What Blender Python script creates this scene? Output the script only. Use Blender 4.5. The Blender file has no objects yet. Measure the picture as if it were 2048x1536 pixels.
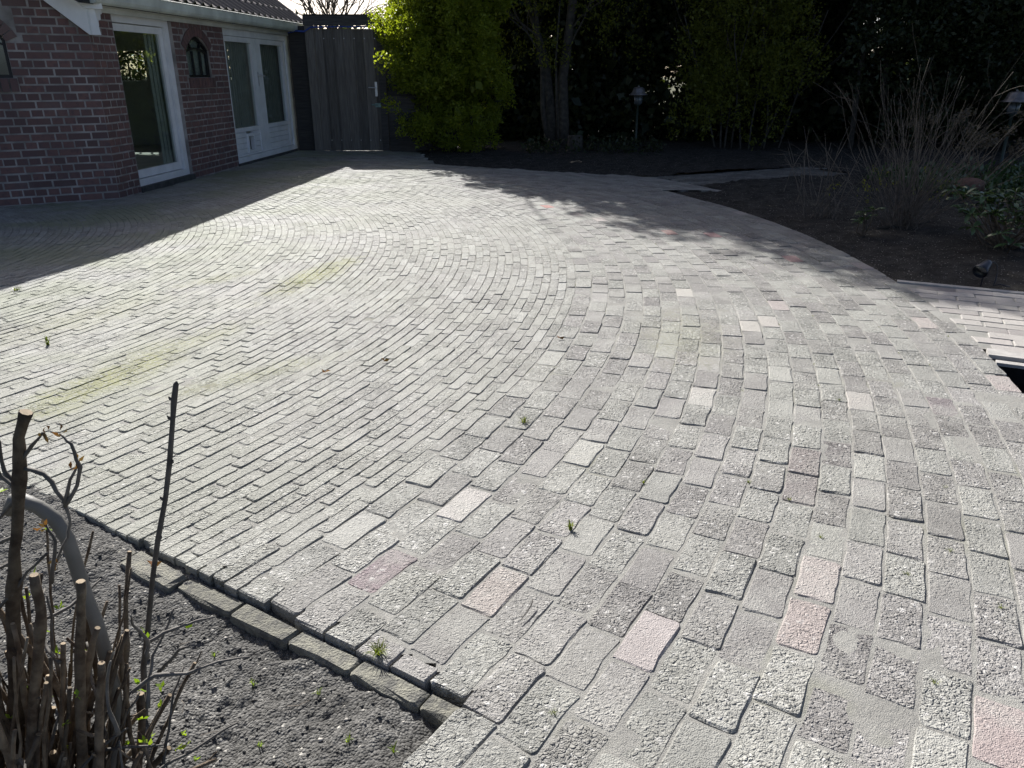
import bpy, math, random
import numpy as np
from mathutils import Vector

R = math.radians
rnd = random.Random(11)
rng = np.random.default_rng(7)
sc = bpy.context.scene
COL = sc.collection

# ------------------------------------------------------------------ camera
CAM_H = 1.30
cam_d = bpy.data.cameras.new('camera')
cam = bpy.data.objects.new('camera', cam_d)
COL.objects.link(cam)
cam.location = (0, 0, CAM_H)
cam.rotation_euler = (R(90 - 21.935), 0, 0)
cam_d.sensor_fit = 'HORIZONTAL'
cam_d.sensor_width = 36.0
cam_d.lens = 27.19
cam_d.clip_start = 0.02
cam_d.clip_end = 600
sc.camera = cam

# ------------------------------------------------------------------ sky and sun
TO_SUN = Vector((-0.56, 1.30, 1.0)).normalized()
SUN_EL = math.asin(TO_SUN.z)
SUN_AZ = math.atan2(TO_SUN.x, TO_SUN.y)
w = bpy.data.worlds.new('World')
sc.world = w
w.use_nodes = True
nt = w.node_tree
nt.nodes.clear()
sky = nt.nodes.new('ShaderNodeTexSky')
sky.sky_type = 'NISHITA'
sky.sun_disc = False
sky.sun_elevation = SUN_EL
sky.sun_rotation = SUN_AZ
sky.air_density = 0.5
sky.dust_density = 2.2
sky.ozone_density = 0.1
bg = nt.nodes.new('ShaderNodeBackground')
bg.inputs['Strength'].default_value = 0.08
wo = nt.nodes.new('ShaderNodeOutputWorld')
nt.links.new(sky.outputs[0], bg.inputs[0])
nt.links.new(bg.outputs[0], wo.inputs[0])

sun_d = bpy.data.lights.new('sun', 'SUN')
sun_d.energy = 4.6
sun_d.angle = R(0.53)
sun_d.color = (1.0, 0.985, 0.955)
sun = bpy.data.objects.new('sun', sun_d)
COL.objects.link(sun)
sun.rotation_euler = TO_SUN.to_track_quat('Z', 'Y').to_euler()
sun.location = (-6, 14, 12)

vs = sc.view_settings
vs.view_transform = 'Standard'
vs.look = 'None'
vs.exposure = 0.92
vs.gamma = 1.0
vs.use_curve_mapping = False
sc.cycles.max_bounces = 4
sc.cycles.diffuse_bounces = 3
sc.cycles.glossy_bounces = 3
sc.cycles.caustics_reflective = False
sc.cycles.caustics_refractive = False
sc.cycles.transparent_max_bounces = 12
sc.cycles.use_denoising = True

# ------------------------------------------------------------------ helpers
def root(name, label, cat, loc=(0, 0, 0), group=None, kind=None):
    o = bpy.data.objects.new(name, None)
    COL.objects.link(o)
    o.location = loc
    o.empty_display_size = 0.1
    tag(o, label, cat, group, kind)
    return o

def tag(o, label=None, cat=None, group=None, kind=None):
    if label: o['label'] = label
    if cat: o['category'] = cat
    if group: o['group'] = group
    if kind: o['kind'] = kind
    return o

def base_of(o):
    v = np.zeros(3)
    while o is not None:
        v += np.array(o.location)
        o = o.parent
    return v

def link(name, me, parent=None, loc=None):
    o = bpy.data.objects.new(name, me)
    COL.objects.link(o)
    if parent is not None: o.parent = parent
    if loc is not None: o.location = loc
    return o

class MB:
    """collects shapes in world metres; build() links them as one mesh object"""
    def __init__(s): s.v = []; s.f = []; s.c = []
    def add(s, verts, faces, col=None):
        b = len(s.v)
        s.v.extend([tuple(map(float, q)) for q in verts])
        s.f.extend([tuple(b + i for i in f) for f in faces])
        if col is not None: s.c.extend([col] * len(verts))
    def hexa(s, p, col=None):          # 8 points: bottom ring 0-3, top ring 4-7
        s.add(p, [(3, 2, 1, 0), (4, 5, 6, 7), (0, 1, 5, 4), (1, 2, 6, 5), (2, 3, 7, 6), (3, 0, 4, 7)], col)
    def box(s, x0, x1, y0, y1, z0, z1):
        s.hexa([(x0, y0, z0), (x1, y0, z0), (x1, y1, z0), (x0, y1, z0), (x0, y0, z1), (x1, y0, z1), (x1, y1, z1), (x0, y1, z1)])
    def prism(s, fr, pts, o0, o1):     # polygon (a,z) in wall frame fr, extruded from offset o0 to o1
        n = len(pts)
        v = [fr(a, o0, z) for a, z in pts] + [fr(a, o1, z) for a, z in pts]
        f = [tuple(range(n)), tuple(range(2 * n - 1, n - 1, -1))]
        f += [(i, n + i, n + (i + 1) % n, (i + 1) % n) for i in range(n)]
        s.add(v, f)
    def wbox(s, fr, a0, a1, o0, o1, z0, z1):
        s.prism(fr, [(a0, z0), (a1, z0), (a1, z1), (a0, z1)], o0, o1)
    def tube(s, path, rad, n=6, cap=True, col=None):
        P = [Vector(p) for p in path]
        if not hasattr(rad, '__len__'): rad = [rad] * len(P)
        vs_, fs = [], []
        side = None
        for i, p in enumerate(P):
            d = (P[min(i + 1, len(P) - 1)] - P[max(i - 1, 0)])
            d = d.normalized() if d.length > 1e-9 else Vector((0, 0, 1))
            if side is None:
                side = d.orthogonal().normalized()
            else:
                side = (side - d * side.dot(d))
                side = side.normalized() if side.length > 1e-6 else d.orthogonal().normalized()
            up = d.cross(side)
            for k in range(n):
                a = 2 * math.pi * k / n
                vs_.append(p + (side * math.cos(a) + up * math.sin(a)) * rad[i])
        for i in range(len(P) - 1):
            for k in range(n):
                k2 = (k + 1) % n
                fs.append((i * n + k, i * n + k2, (i + 1) * n + k2, (i + 1) * n + k))
        if cap:
            fs.append(tuple(range(n - 1, -1, -1)))
            fs.append(tuple((len(P) - 1) * n + k for k in range(n)))
        s.add(vs_, fs, col)
    def lathe(s, c, prof, n=16):       # prof: list of (r, z)
        v = [(c[0] + r * math.cos(2 * math.pi * k / n), c[1] + r * math.sin(2 * math.pi * k / n), c[2] + z) for r, z in prof for k in range(n)]
        f = [(i * n + k, i * n + (k + 1) % n, (i + 1) * n + (k + 1) % n, (i + 1) * n + k) for i in range(len(prof) - 1) for k in range(n)]
        f += [tuple(range(n - 1, -1, -1)), tuple((len(prof) - 1) * n + k for k in range(n))]
        s.add(v, f)
    def build(s, name, mat, parent=None, smooth=False, ccol=False):
        me = bpy.data.meshes.new(name)
        off = base_of(parent)
        me.from_pydata([(x - off[0], y - off[1], z - off[2]) for x, y, z in s.v], [], s.f)
        me.materials.append(mat)
        if ccol and s.c:
            at = me.color_attributes.new('col', 'FLOAT_COLOR', 'POINT')
            at.data.foreach_set('color', np.array(s.c, dtype=np.float32).ravel())
        if smooth:
            me.polygons.foreach_set('use_smooth', [True] * len(me.polygons))
        me.update()
        return link(name, me, parent)

def np_mesh(name, V, F, mat, parent=None, smooth=False):
    """V (n,3) world metres, F (m,k) faces of one size"""
    V = np.asarray(V, dtype=np.float32) - base_of(parent).astype(np.float32)
    F = np.asarray(F, dtype=np.int32)
    me = bpy.data.meshes.new(name)
    me.vertices.add(len(V)); me.vertices.foreach_set('co', V.ravel())
    k = F.shape[1]
    me.loops.add(F.size); me.loops.foreach_set('vertex_index', F.ravel())
    me.polygons.add(len(F))
    me.polygons.foreach_set('loop_start', np.arange(0, F.size, k, dtype=np.int32))
    me.polygons.foreach_set('loop_total', np.full(len(F), k, dtype=np.int32))
    if smooth: me.polygons.foreach_set('use_smooth', np.ones(len(F), dtype=bool))
    me.materials.append(mat)
    me.update(calc_edges=True); me.validate()
    return link(name, me, parent)

# ---- numpy value noise
def _h(ix, iy, seed):
    n = (ix * 374761393 + iy * 668265263 + seed * 1442695041) & 0xFFFFFFFF
    n = ((n ^ (n >> 13)) * 1274126177) & 0xFFFFFFFF
    return ((n ^ (n >> 16)) & 0xFFFF) / 65535.0
def vnoise(x, y, s, seed=0):
    x = np.asarray(x, dtype=np.float64) * s + 1000.0; y = np.asarray(y, dtype=np.float64) * s + 1000.0
    ix = np.floor(x).astype(np.int64); iy = np.floor(y).astype(np.int64)
    fx = x - ix; fy = y - iy
    fx = fx * fx * (3 - 2 * fx); fy = fy * fy * (3 - 2 * fy)
    a = _h(ix, iy, seed); b = _h(ix + 1, iy, seed); c = _h(ix, iy + 1, seed); d = _h(ix + 1, iy + 1, seed)
    return (a + (b - a) * fx) * (1 - fy) + (c + (d - c) * fx) * fy - 0.5
def fbm(x, y, s, o=4, seed=0, gain=0.5):
    t = 0; a = 1.0
    for i in range(o):
        t = t + a * vnoise(x, y, s * 2 ** i, seed + i * 17); a *= gain
    return t

def grid_sheet(name, x0, x1, y0, y1, step, zfun, keep, mat, parent=None):
    nx = int((x1 - x0) / step) + 1; ny = int((y1 - y0) / step) + 1
    X, Y = np.meshgrid(x0 + np.arange(nx) * step, y0 + np.arange(ny) * step)
    Z = zfun(X, Y)
    V = np.stack([X, Y, Z], -1).reshape(-1, 3)
    cx = (X[:-1, :-1] + X[1:, 1:]) / 2; cy = (Y[:-1, :-1] + Y[1:, 1:]) / 2
    m = keep(cx, cy)
    i, j = np.nonzero(m)
    a = i * nx + j
    F = np.stack([a, a + 1, a + nx + 1, a + nx], -1)
    used, inv = np.unique(F, return_inverse=True)
    return np_mesh(name, V[used], inv.reshape(F.shape), mat, parent, smooth=True)

# ------------------------------------------------------------------ materials
def new_mat(name):
    m = bpy.data.materials.new(name); m.use_nodes = True
    t = m.node_tree; t.nodes.clear()
    out = t.nodes.new('ShaderNodeOutputMaterial')
    p = t.nodes.new('ShaderNodeBsdfPrincipled')
    t.links.new(p.outputs[0], out.inputs[0])
    return m, t, p, out
def N(t, typ, **kw):
    n = t.nodes.new(typ)
    for k, v in kw.items():
        if k in n.inputs.keys(): n.inputs[k].default_value = v
        else: setattr(n, k, v)
    return n
def L(t, a, b): t.links.new(a, b)
def math_n(t, op, a, b=None, clamp=False):
    n = t.nodes.new('ShaderNodeMath'); n.operation = op; n.use_clamp = clamp
    for i, q in enumerate((a, b)):
        if q is None: continue
        if isinstance(q, (int, float)): n.inputs[i].default_value = q
        else: t.links.new(q, n.inputs[i])
    return n.outputs[0]
def mix_c(t, f, a, b, mode='MIX'):
    n = t.nodes.new('ShaderNodeMix'); n.data_type = 'RGBA'; n.blend_type = mode
    for q, s in ((f, n.inputs[0]), (a, n.inputs[6]), (b, n.inputs[7])):
        if isinstance(q, (int, float)): s.default_value = q
        elif isinstance(q, tuple): s.default_value = (*q, 1) if len(q) == 3 else q
        else: t.links.new(q, s)
    return n.outputs[2]
def ramp(t, f, p0, p1):
    n = t.nodes.new('ShaderNodeMapRange'); n.inputs[1].default_value = p0; n.inputs[2].default_value = p1
    n.interpolation_type = 'SMOOTHSTEP'
    t.links.new(f, n.inputs[0]); return n.outputs[0]
def pos(t): return t.nodes.new('ShaderNodeNewGeometry').outputs['Position']
def noise(t, scale, detail=3, vec=None, rough=0.55):
    n = t.nodes.new('ShaderNodeTexNoise')
    n.inputs['Scale'].default_value = scale; n.inputs['Detail'].default_value = detail; n.inputs['Roughness'].default_value = rough
    t.links.new(vec if vec is not None else pos(t), n.inputs['Vector'])
    return n.outputs['Fac']
def voro(t, scale, vec=None, feature='F1'):
    n = t.nodes.new('ShaderNodeTexVoronoi'); n.feature = feature; n.inputs['Scale'].default_value = scale
    t.links.new(vec if vec is not None else pos(t), n.inputs['Vector'])
    return n
def bump(t, h, dist, strength=1.0, prev=None):
    b = t.nodes.new('ShaderNodeBump'); b.inputs['Distance'].default_value = dist; b.inputs['Strength'].default_value = strength
    t.links.new(h, b.inputs['Height'])
    if prev is not None: t.links.new(prev, b.inputs['Normal'])
    return b.outputs[0]
def rand01(t):
    g = t.nodes.new('ShaderNodeNewGeometry'); o = t.nodes.new('ShaderNodeObjectInfo')
    return math_n(t, 'FRACT', math_n(t, 'ADD', g.outputs['Random Per Island'], o.outputs['Random']))

MOSS = [(-1.84, 3.30, 0.50, 0.15, 1.25), (-1.36, 5.25, 0.62, 0.15, 1.3), (-1.23, 3.30, 0.45, 0.10, 0.7), (-2.0, 5.15, 0.30, 0.10, 0.9),
        (-1.71, 3.80, 0.5, 0.14, 1.0), (-2.5, 4.2, 0.7, 0.2, 1.0), (0.9, 3.9, 0.5, 0.25, 1.4)]
def moss_mask(t):
    """worn green film of algae and moss lying in a few drawn out patches"""
    out = None
    p = pos(t)
    nz = noise(t, 7, 3); nf = noise(t, 55, 2)
    for i, (x, y, a, b, ang) in enumerate(MOSS):
        mp = t.nodes.new('ShaderNodeMapping'); mp.vector_type = 'TEXTURE'
        mp.inputs['Location'].default_value = (x, y, 0); mp.inputs['Rotation'].default_value = (0, 0, ang); mp.inputs['Scale'].default_value = (a, b, 1.0)
        L(t, p, mp.inputs[0])
        ln = t.nodes.new('ShaderNodeVectorMath'); ln.operation = 'LENGTH'; L(t, mp.outputs[0], ln.inputs[0])
        d = math_n(t, 'ADD', ln.outputs['Value'], math_n(t, 'MULTIPLY', math_n(t, 'SUBTRACT', nz, 0.5), 1.6))
        m = math_n(t, 'SUBTRACT', 1.0, ramp(t, d, 0.15, 1.45))
        m = math_n(t, 'MULTIPLY', math_n(t, 'MULTIPLY', m, ramp(t, nf, 0.30, 0.56)), (1.0, 1.0, .4, .5, .5, .35, .22)[i])
        out = m if out is None else math_n(t, 'MAXIMUM', out, m)
    return out

def mat_paver(name, agg=1.0):
    m, t, p, out = new_mat(name)
    at = N(t, 'ShaderNodeAttribute'); at.attribute_name = 'col'
    col = at.outputs['Color']; rgh = at.outputs['Alpha']
    warp = t.nodes.new('ShaderNodeVectorMath'); warp.operation = 'ADD'
    nz = t.nodes.new('ShaderNodeTexNoise'); nz.inputs['Scale'].default_value = 60; nz.inputs['Detail'].default_value = 0; L(t, pos(t), nz.inputs['Vector'])
    sc_ = t.nodes.new('ShaderNodeVectorMath'); sc_.operation = 'SCALE'; sc_.inputs['Scale'].default_value = 0.012
    L(t, nz.outputs['Color'], sc_.inputs[0]); L(t, pos(t), warp.inputs[0]); L(t, sc_.outputs[0], warp.inputs[1])
    v1 = voro(t, 96, warp.outputs[0]); v2 = voro(t, 240, warp.outputs[0])
    sep = t.nodes.new('ShaderNodeSeparateColor'); L(t, v1.outputs['Color'], sep.inputs[0])
    stone = math_n(t, 'ADD', 0.15, math_n(t, 'MULTIPLY', ramp(t, sep.outputs[0], 0.15, 0.75), 0.85))   # chips stand out unevenly
    bulge = math_n(t, 'MULTIPLY', math_n(t, 'SUBTRACT', 0.75, math_n(t, 'ADD', math_n(t, 'MULTIPLY', ramp(t, v1.outputs['Distance'], 0.28, 0.56), 0.6), math_n(t, 'MULTIPLY', v1.outputs['Distance'], 0.25))), stone)
    small = math_n(t, 'MULTIPLY', math_n(t, 'SUBTRACT', 0.6, v2.outputs['Distance']), 0.35)
    wear = ramp(t, noise(t, 7, 1), 0.35, 0.65)                          # smoother, sanded over places
    h = math_n(t, 'MULTIPLY', math_n(t, 'ADD', bulge, small), math_n(t, 'MULTIPLY', rgh, math_n(t, 'ADD', math_n(t, 'MULTIPLY', wear, 0.6), 0.4)))
    fine = noise(t, 330, 1)
    h2 = math_n(t, 'ADD', h, math_n(t, 'MULTIPLY', fine, 0.30))
    L(t, bump(t, h2, 0.0120 * agg, 1.0), p.inputs['Normal'])
    bright = math_n(t, 'ADD', 1.0, math_n(t, 'MULTIPLY', math_n(t, 'SUBTRACT', sep.outputs[1], 0.5), math_n(t, 'MULTIPLY', rgh, 0.6)))
    big = noise(t, 4.3, 5)
    bright = math_n(t, 'MULTIPLY', bright, math_n(t, 'ADD', 0.70, math_n(t, 'MULTIPLY', big, 0.60)))
    c = mix_c(t, 1.0, col, bright, 'MULTIPLY')
    white = math_n(t, 'MULTIPLY', math_n(t, 'GREATER_THAN', sep.outputs[2], 0.965), rgh)
    c = mix_c(t, math_n(t, 'MULTIPLY', white, 0.7), c, (0.60, 0.58, 0.55))
    dust = math_n(t, 'MULTIPLY', ramp(t, big, 0.46, 0.70), 0.5)
    c = mix_c(t, dust, c, (0.335, 0.328, 0.300))
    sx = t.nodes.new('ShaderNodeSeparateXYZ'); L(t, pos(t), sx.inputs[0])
    westy = math_n(t, 'SUBTRACT', 1.0, ramp(t, sx.outputs[0], -4.6, 0.2))      # green algae film toward the house, its tone darkened to deepen shade there
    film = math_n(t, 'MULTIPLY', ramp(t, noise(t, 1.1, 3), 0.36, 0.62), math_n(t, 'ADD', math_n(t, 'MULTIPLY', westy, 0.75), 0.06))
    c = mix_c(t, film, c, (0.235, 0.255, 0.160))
    c = mix_c(t, math_n(t, 'MULTIPLY', moss_mask(t), 0.95), c, (0.200, 0.205, 0.070))
    L(t, c, p.inputs['Base Color'])
    p.inputs['Roughness'].default_value = 0.72
    p.inputs['Specular IOR Level'].default_value = 0.35
    return m

def mat_simple(name, col, rough=0.6, var=0.25, nscale=12, bscale=80, bdist=0.0015, metal=0.0, spec=0.4, isl=0.0, col2=None):
    m, t, p, out = new_mat(name)
    c2 = col2 if col2 is not None else tuple(min(1, q * (1 + var)) for q in col)
    c = mix_c(t, ramp(t, noise(t, nscale, 5), 0.3, 0.7), tuple(q * (1 - var) for q in col), c2)
    if isl > 0:
        c = mix_c(t, 1.0, c, math_n(t, 'ADD', 1 - isl, math_n(t, 'MULTIPLY', rand01(t), 2 * isl)), 'MULTIPLY')
    L(t, c, p.inputs['Base Color'])
    p.inputs['Roughness'].default_value = rough; p.inputs['Metallic'].default_value = metal
    p.inputs['Specular IOR Level'].default_value = spec
    if bdist > 0: L(t, bump(t, noise(t, bscale, 4), bdist), p.inputs['Normal'])
    return m

def mat_soil(name, a, b, bs=1.0):
    m, t, p, out = new_mat(name)
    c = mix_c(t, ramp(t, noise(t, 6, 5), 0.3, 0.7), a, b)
    v = voro(t, 150)
    sep = t.nodes.new('ShaderNodeSeparateColor'); L(t, v.outputs['Color'], sep.inputs[0])
    c = mix_c(t, 1.0, c, math_n(t, 'ADD', 0.6, math_n(t, 'MULTIPLY', sep.outputs[0], 0.8)), 'MULTIPLY')
    c = mix_c(t, math_n(t, 'GREATER_THAN', sep.outputs[1], 0.985), c, (0.42, 0.40, 0.36))
    L(t, c, p.inputs['Base Color'])
    h = math_n(t, 'ADD', math_n(t, 'SUBTRACT', 0.7, v.outputs['Distance']), math_n(t, 'MULTIPLY', noise(t, 45, 5, rough=0.7), 1.6))
    L(t, bump(t, h, 0.007 * bs), p.inputs['Normal'])
    p.inputs['Roughness'].default_value = 0.95; p.inputs['Specular IOR Level'].default_value = 0.15
    return m

def mat_sand():
    m, t, p, out = new_mat('joint sand')
    c = mix_c(t, ramp(t, noise(t, 5, 5), 0.35, 0.65), (0.28, 0.272, 0.25), (0.345, 0.336, 0.308))
    c = mix_c(t, math_n(t, 'MULTIPLY', ramp(t, noise(t, 2.3, 3), 0.55, 0.70), 0.22), c, (0.20, 0.21, 0.10))
    c = mix_c(t, math_n(t, 'MULTIPLY', moss_mask(t), 0.9), c, (0.20, 0.20, 0.05))
    L(t, c, p.inputs['Base Color'])
    h = math_n(t, 'ADD', noise(t, 420, 2), math_n(t, 'MULTIPLY', noise(t, 60, 2), 0.8))
    L(t, bump(t, h, 0.0045), p.inputs['Normal'])
    p.inputs['Roughness'].default_value = 0.9; p.inputs['Specular IOR Level'].default_value = 0.2
    return m

def mat_leaf(name, a, b, trans=0.35, rough=0.45, spec=0.4):
    m, t, p, out = new_mat(name)
    r = rand01(t)
    c = mix_c(t, r, a, b)
    L(t, c, p.inputs['Base Color'])
    p.inputs['Roughness'].default_value = rough; p.inputs['Specular IOR Level'].default_value = spec
    tr = t.nodes.new('ShaderNodeBsdfTranslucent')
    L(t, mix_c(t, 1.0, c, (1.25, 1.3, 0.55), 'MULTIPLY'), tr.inputs[0])
    ms = t.nodes.new('ShaderNodeMixShader'); ms.inputs[0].default_value = trans
    L(t, p.outputs[0], ms.inputs[1]); L(t, tr.outputs[0], ms.inputs[2]); L(t, ms.outputs[0], out.inputs[0])
    return m

def mat_brick():
    m, t, p, out = new_mat('house brick')
    r = rand01(t)
    c = mix_c(t, r, (0.118, 0.078, 0.076), (0.198, 0.112, 0.102))
    c = mix_c(t, ramp(t, noise(t, 22, 4), 0.4, 0.75), c, (0.125, 0.085, 0.086))
    c = mix_c(t, math_n(t, 'MULTIPLY', ramp(t, noise(t, 1.7, 4), 0.5, 0.75), 0.35), c, (0.20, 0.17, 0.16))
    L(t, c, p.inputs['Base Color'])
    L(t, bump(t, noise(t, 90, 5), 0.003), p.inputs['Normal'])
    p.inputs['Roughness'].default_value = 0.85; p.inputs['Specular IOR Level'].default_value = 0.25
    return m

def mat_wood(name, a, b, axis='z', rough=0.8):
    m, t, p, out = new_mat(name)
    mp = t.nodes.new('ShaderNodeMapping'); mp.inputs['Scale'].default_value = (1, 1, 0.06) if axis == 'z' else (0.06, 1, 1)
    L(t, pos(t), mp.inputs[0])
    g = noise(t, 70, 4, mp.outputs[0])
    c = mix_c(t, ramp(t, g, 0.3, 0.7), a, b)
    c = mix_c(t, 1.0, c, math_n(t, 'ADD', 0.62, math_n(t, 'MULTIPLY', rand01(t), 0.76)), 'MULTIPLY')
    L(t, c, p.inputs['Base Color'])
    L(t, bump(t, g, 0.002), p.inputs['Normal'])
    p.inputs['Roughness'].default_value = rough; p.inputs['Specular IOR Level'].default_value = 0.25
    return m

def mat_glass():
    m, t, p, out = new_mat('window glass')
    t.nodes.remove(p)
    fr = t.nodes.new('ShaderNodeFresnel'); gb = t.nodes.new('ShaderNodeNewGeometry')
    L(t, math_n(t, 'ADD', 1.52, math_n(t, 'MULTIPLY', gb.outputs['Backfacing'], 1 / 1.52 - 1.52)), fr.inputs[0])
    gl = t.nodes.new('ShaderNodeBsdfGlossy'); gl.inputs['Roughness'].default_value = 0.015
    gl.inputs[0].default_value = (0.95, 0.97, 0.96, 1)
    tr = t.nodes.new('ShaderNodeBsdfTransparent'); tr.inputs[0].default_value = (0.80, 0.84, 0.82, 1)
    ms = t.nodes.new('ShaderNodeMixShader')
    L(t, math_n(t, 'MULTIPLY', fr.outputs[0], 1.7, True), ms.inputs[0]); L(t, tr.outputs[0], ms.inputs[1]); L(t, gl.outputs[0], ms.inputs[2])
    L(t, ms.outputs[0], out.inputs[0])
    return m

M = {}
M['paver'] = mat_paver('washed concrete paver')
M['sand'] = mat_sand()
M['soil'] = mat_soil('dry grey soil', (0.098, 0.095, 0.089), (0.150, 0.146, 0.137))
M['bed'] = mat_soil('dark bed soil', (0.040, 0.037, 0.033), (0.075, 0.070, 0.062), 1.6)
M['ground'] = mat_soil('far ground', (0.07, 0.075, 0.04), (0.10, 0.10, 0.06))
M['kerb'] = mat_simple('weathered kerb brick', (0.20, 0.195, 0.175), 0.9, 0.35, 40, 150, 0.010, isl=0.2, col2=(0.27, 0.26, 0.21))
M['brick'] = mat_brick()
M['mortar'] = mat_simple('wall mortar', (0.285, 0.265, 0.252), 0.95, 0.35, 5, 160, 0.003)
M['white'] = mat_simple('white paint', (0.78, 0.79, 0.80), 0.45, 0.07, 5, 40, 0.0005)
M['fascia'] = mat_simple('weathered white paint', (0.60, 0.61, 0.57), 0.5, 0.12, 4, 40, 0.0006)
M['gutter'] = mat_simple('grey green gutter paint', (0.60, 0.64, 0.59), 0.4, 0.18, 3, 30, 0.0006)
M['iron'] = mat_simple('black iron', (0.012, 0.012, 0.014), 0.5, 0.3, 20, 60, 0.0008)
M['glass'] = mat_glass()
M['plaster'] = mat_simple('room plaster', (0.62, 0.62, 0.59), 0.9, 0.1, 3, 40, 0.0004)
M['plinth'] = mat_simple('dark stone plinth', (0.060, 0.062, 0.060), 0.8, 0.3, 9, 90, 0.002)
M['curtain'] = mat_simple('grey curtain', (0.62, 0.63, 0.58), 0.95, 0.15, 6, 40, 0.001)
M['tile'] = mat_simple('glazed dark roof tile', (0.016, 0.017, 0.020), 0.38, 0.35, 8, 60, 0.0006, spec=0.6, isl=0.25)
M['wood'] = mat_wood('weathered gate wood', (0.140, 0.125, 0.108), (0.215, 0.195, 0.172))
M['darkwood'] = mat_wood('dark stained wood', (0.050, 0.047, 0.045), (0.088, 0.082, 0.076), 'x')
M['steel'] = mat_simple('brushed steel', (0.62, 0.62, 0.63), 0.35, 0.1, 20, 60, 0.0003, metal=0.7)
M['verdigris'] = mat_simple('green grey latch', (0.22, 0.32, 0.30), 0.5, 0.2, 40, 60, 0.0003, metal=0.3)
M['tarp'] = mat_simple('blue plastic sheet', (0.02, 0.06, 0.28), 0.35, 0.2, 12, 25, 0.002)
M['bark'] = mat_simple('grey brown bark', (0.060, 0.053, 0.043), 0.9, 0.4, 14, 60, 0.004)
M['twig'] = mat_simple('dry brown stem', (0.115, 0.075, 0.048), 0.85, 0.5, 30, 160, 0.003, isl=0.35, col2=(0.19, 0.15, 0.105))
M['twigdark'] = mat_simple('dark thin stem', (0.120, 0.110, 0.098), 0.8, 0.3, 30, 140, 0.001, isl=0.25)
M['twigshade'] = mat_simple('dim bare twig', (0.125, 0.107, 0.088), 0.85, 0.35, 20, 140, 0.001, isl=0.35)
M['twigpale'] = mat_simple('bare pale brown twig', (0.135, 0.112, 0.088), 0.85, 0.35, 20, 140, 0.001, isl=0.35)
M['tube'] = mat_simple('smooth grey tube', (0.17, 0.165, 0.15), 0.55, 0.15, 20, 60, 0.0006)
M['leaf_lime'] = mat_leaf('lime green leaf', (0.185, 0.23, 0.02), (0.32, 0.36, 0.045), 0.58)
M['leaf_mid'] = mat_leaf('mid green leaf', (0.12, 0.14, 0.024), (0.24, 0.25, 0.042), 0.52)
M['leaf_dark'] = mat_leaf('dark evergreen leaf', (0.022, 0.034, 0.014), (0.055, 0.068, 0.026), 0.3)
M['leaf_gloss'] = mat_leaf('leathery rhododendron leaf', (0.045, 0.085, 0.030), (0.10, 0.150, 0.065), 0.15, 0.26, 0.7)
M['leaf_bud'] = mat_leaf('fresh bud leaf', (0.16, 0.26, 0.02), (0.30, 0.38, 0.05), 0.5)
M['grass'] = mat_leaf('grass blade', (0.10, 0.14, 0.02), (0.22, 0.24, 0.06), 0.4)
M['drybloom'] = mat_leaf('dried flower head', (0.10, 0.080, 0.062), (0.21, 0.175, 0.145), 0.3, 0.8, 0.1)
M['dryleaf'] = mat_leaf('dry leaf', (0.20, 0.085, 0.035), (0.14, 0.10, 0.06), 0.3, 0.7, 0.2)
M['lampmetal'] = mat_simple('dull lamp hood metal', (0.20, 0.185, 0.18), 0.42, 0.25, 18, 50, 0.0006, metal=0.6)
M['lampglass'] = mat_simple('grey lamp glass', (0.085, 0.095, 0.10), 0.15, 0.2, 20, 60, 0, spec=0.6)
M['lampdark'] = mat_simple('dark green lamp post', (0.025, 0.040, 0.032), 0.5, 0.25, 20, 60, 0.0006)
M['plastic'] = mat_simple('blue black plastic', (0.012, 0.013, 0.022), 0.30, 0.25, 20, 60, 0.0003, spec=0.6)
M['stonebrown'] = mat_simple('reddish brown stone', (0.14, 0.075, 0.055), 0.85, 0.3, 18, 60, 0.004)
M['pale'] = mat_simple('pale concrete', (0.40, 0.38, 0.355), 0.8, 0.15, 15, 140, 0.003)
M['pit'] = mat_simple('dark drain wall', (0.02, 0.02, 0.02), 1.0, 0.3, 15, 60, 0.002, spec=0.03)
M['pebble'] = mat_simple('bed pebble', (0.30, 0.28, 0.25), 0.8, 0.3, 40, 90, 0.001, isl=0.6)
M['clod'] = mat_soil('soil clod', (0.10, 0.097, 0.09), (0.17, 0.165, 0.155))
M['cutwood'] = mat_simple('sawn stem end', (0.30, 0.23, 0.15), 0.8, 0.2, 60, 200, 0.0004)
M['bead'] = mat_simple('white bead', (0.8, 0.8, 0.78), 0.3, 0.05, 20, 60, 0)
# ------------------------------------------------------------------ layout of the place
CEN = np.array([-6.55, 5.65])                 # centre of the curved paving rows
K0 = np.array([-1.79, 2.39]); K1 = np.array([-0.07, 1.31])   # cut edge of the paving along the near bed
KD = (K1 - K0) / np.linalg.norm(K1 - K0); KN = np.array([-KD[1], KD[0]])   # KN points onto the paving
C0 = np.array([-4.36, 8.75])                  # house corner
SD = np.array([math.sin(R(5)), math.cos(R(5))]); SN = np.array([SD[1], -SD[0]])        # side wall with the doors
GD = -np.array([math.sin(R(60.7)), math.cos(R(60.7))]); GN = np.array([-GD[1], GD[0]])   # gable wall, runs off to the left
E0 = np.array([-1.2, 12.2]); E1 = np.array([1.67, 10.77]); E2 = np.array([-1.75, 14.6])  # far bed edge
U0 = np.array([2.61, 5.08]); UD = np.array([0.905, -0.425]); VD = np.array([-0.425, -0.905])  # pale paving beside the bed
R_WIDE, R_OUT, R_BED, P_W, P_N = 7.0, 9.15, 7.7525, 0.1075, 0.0555

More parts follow.
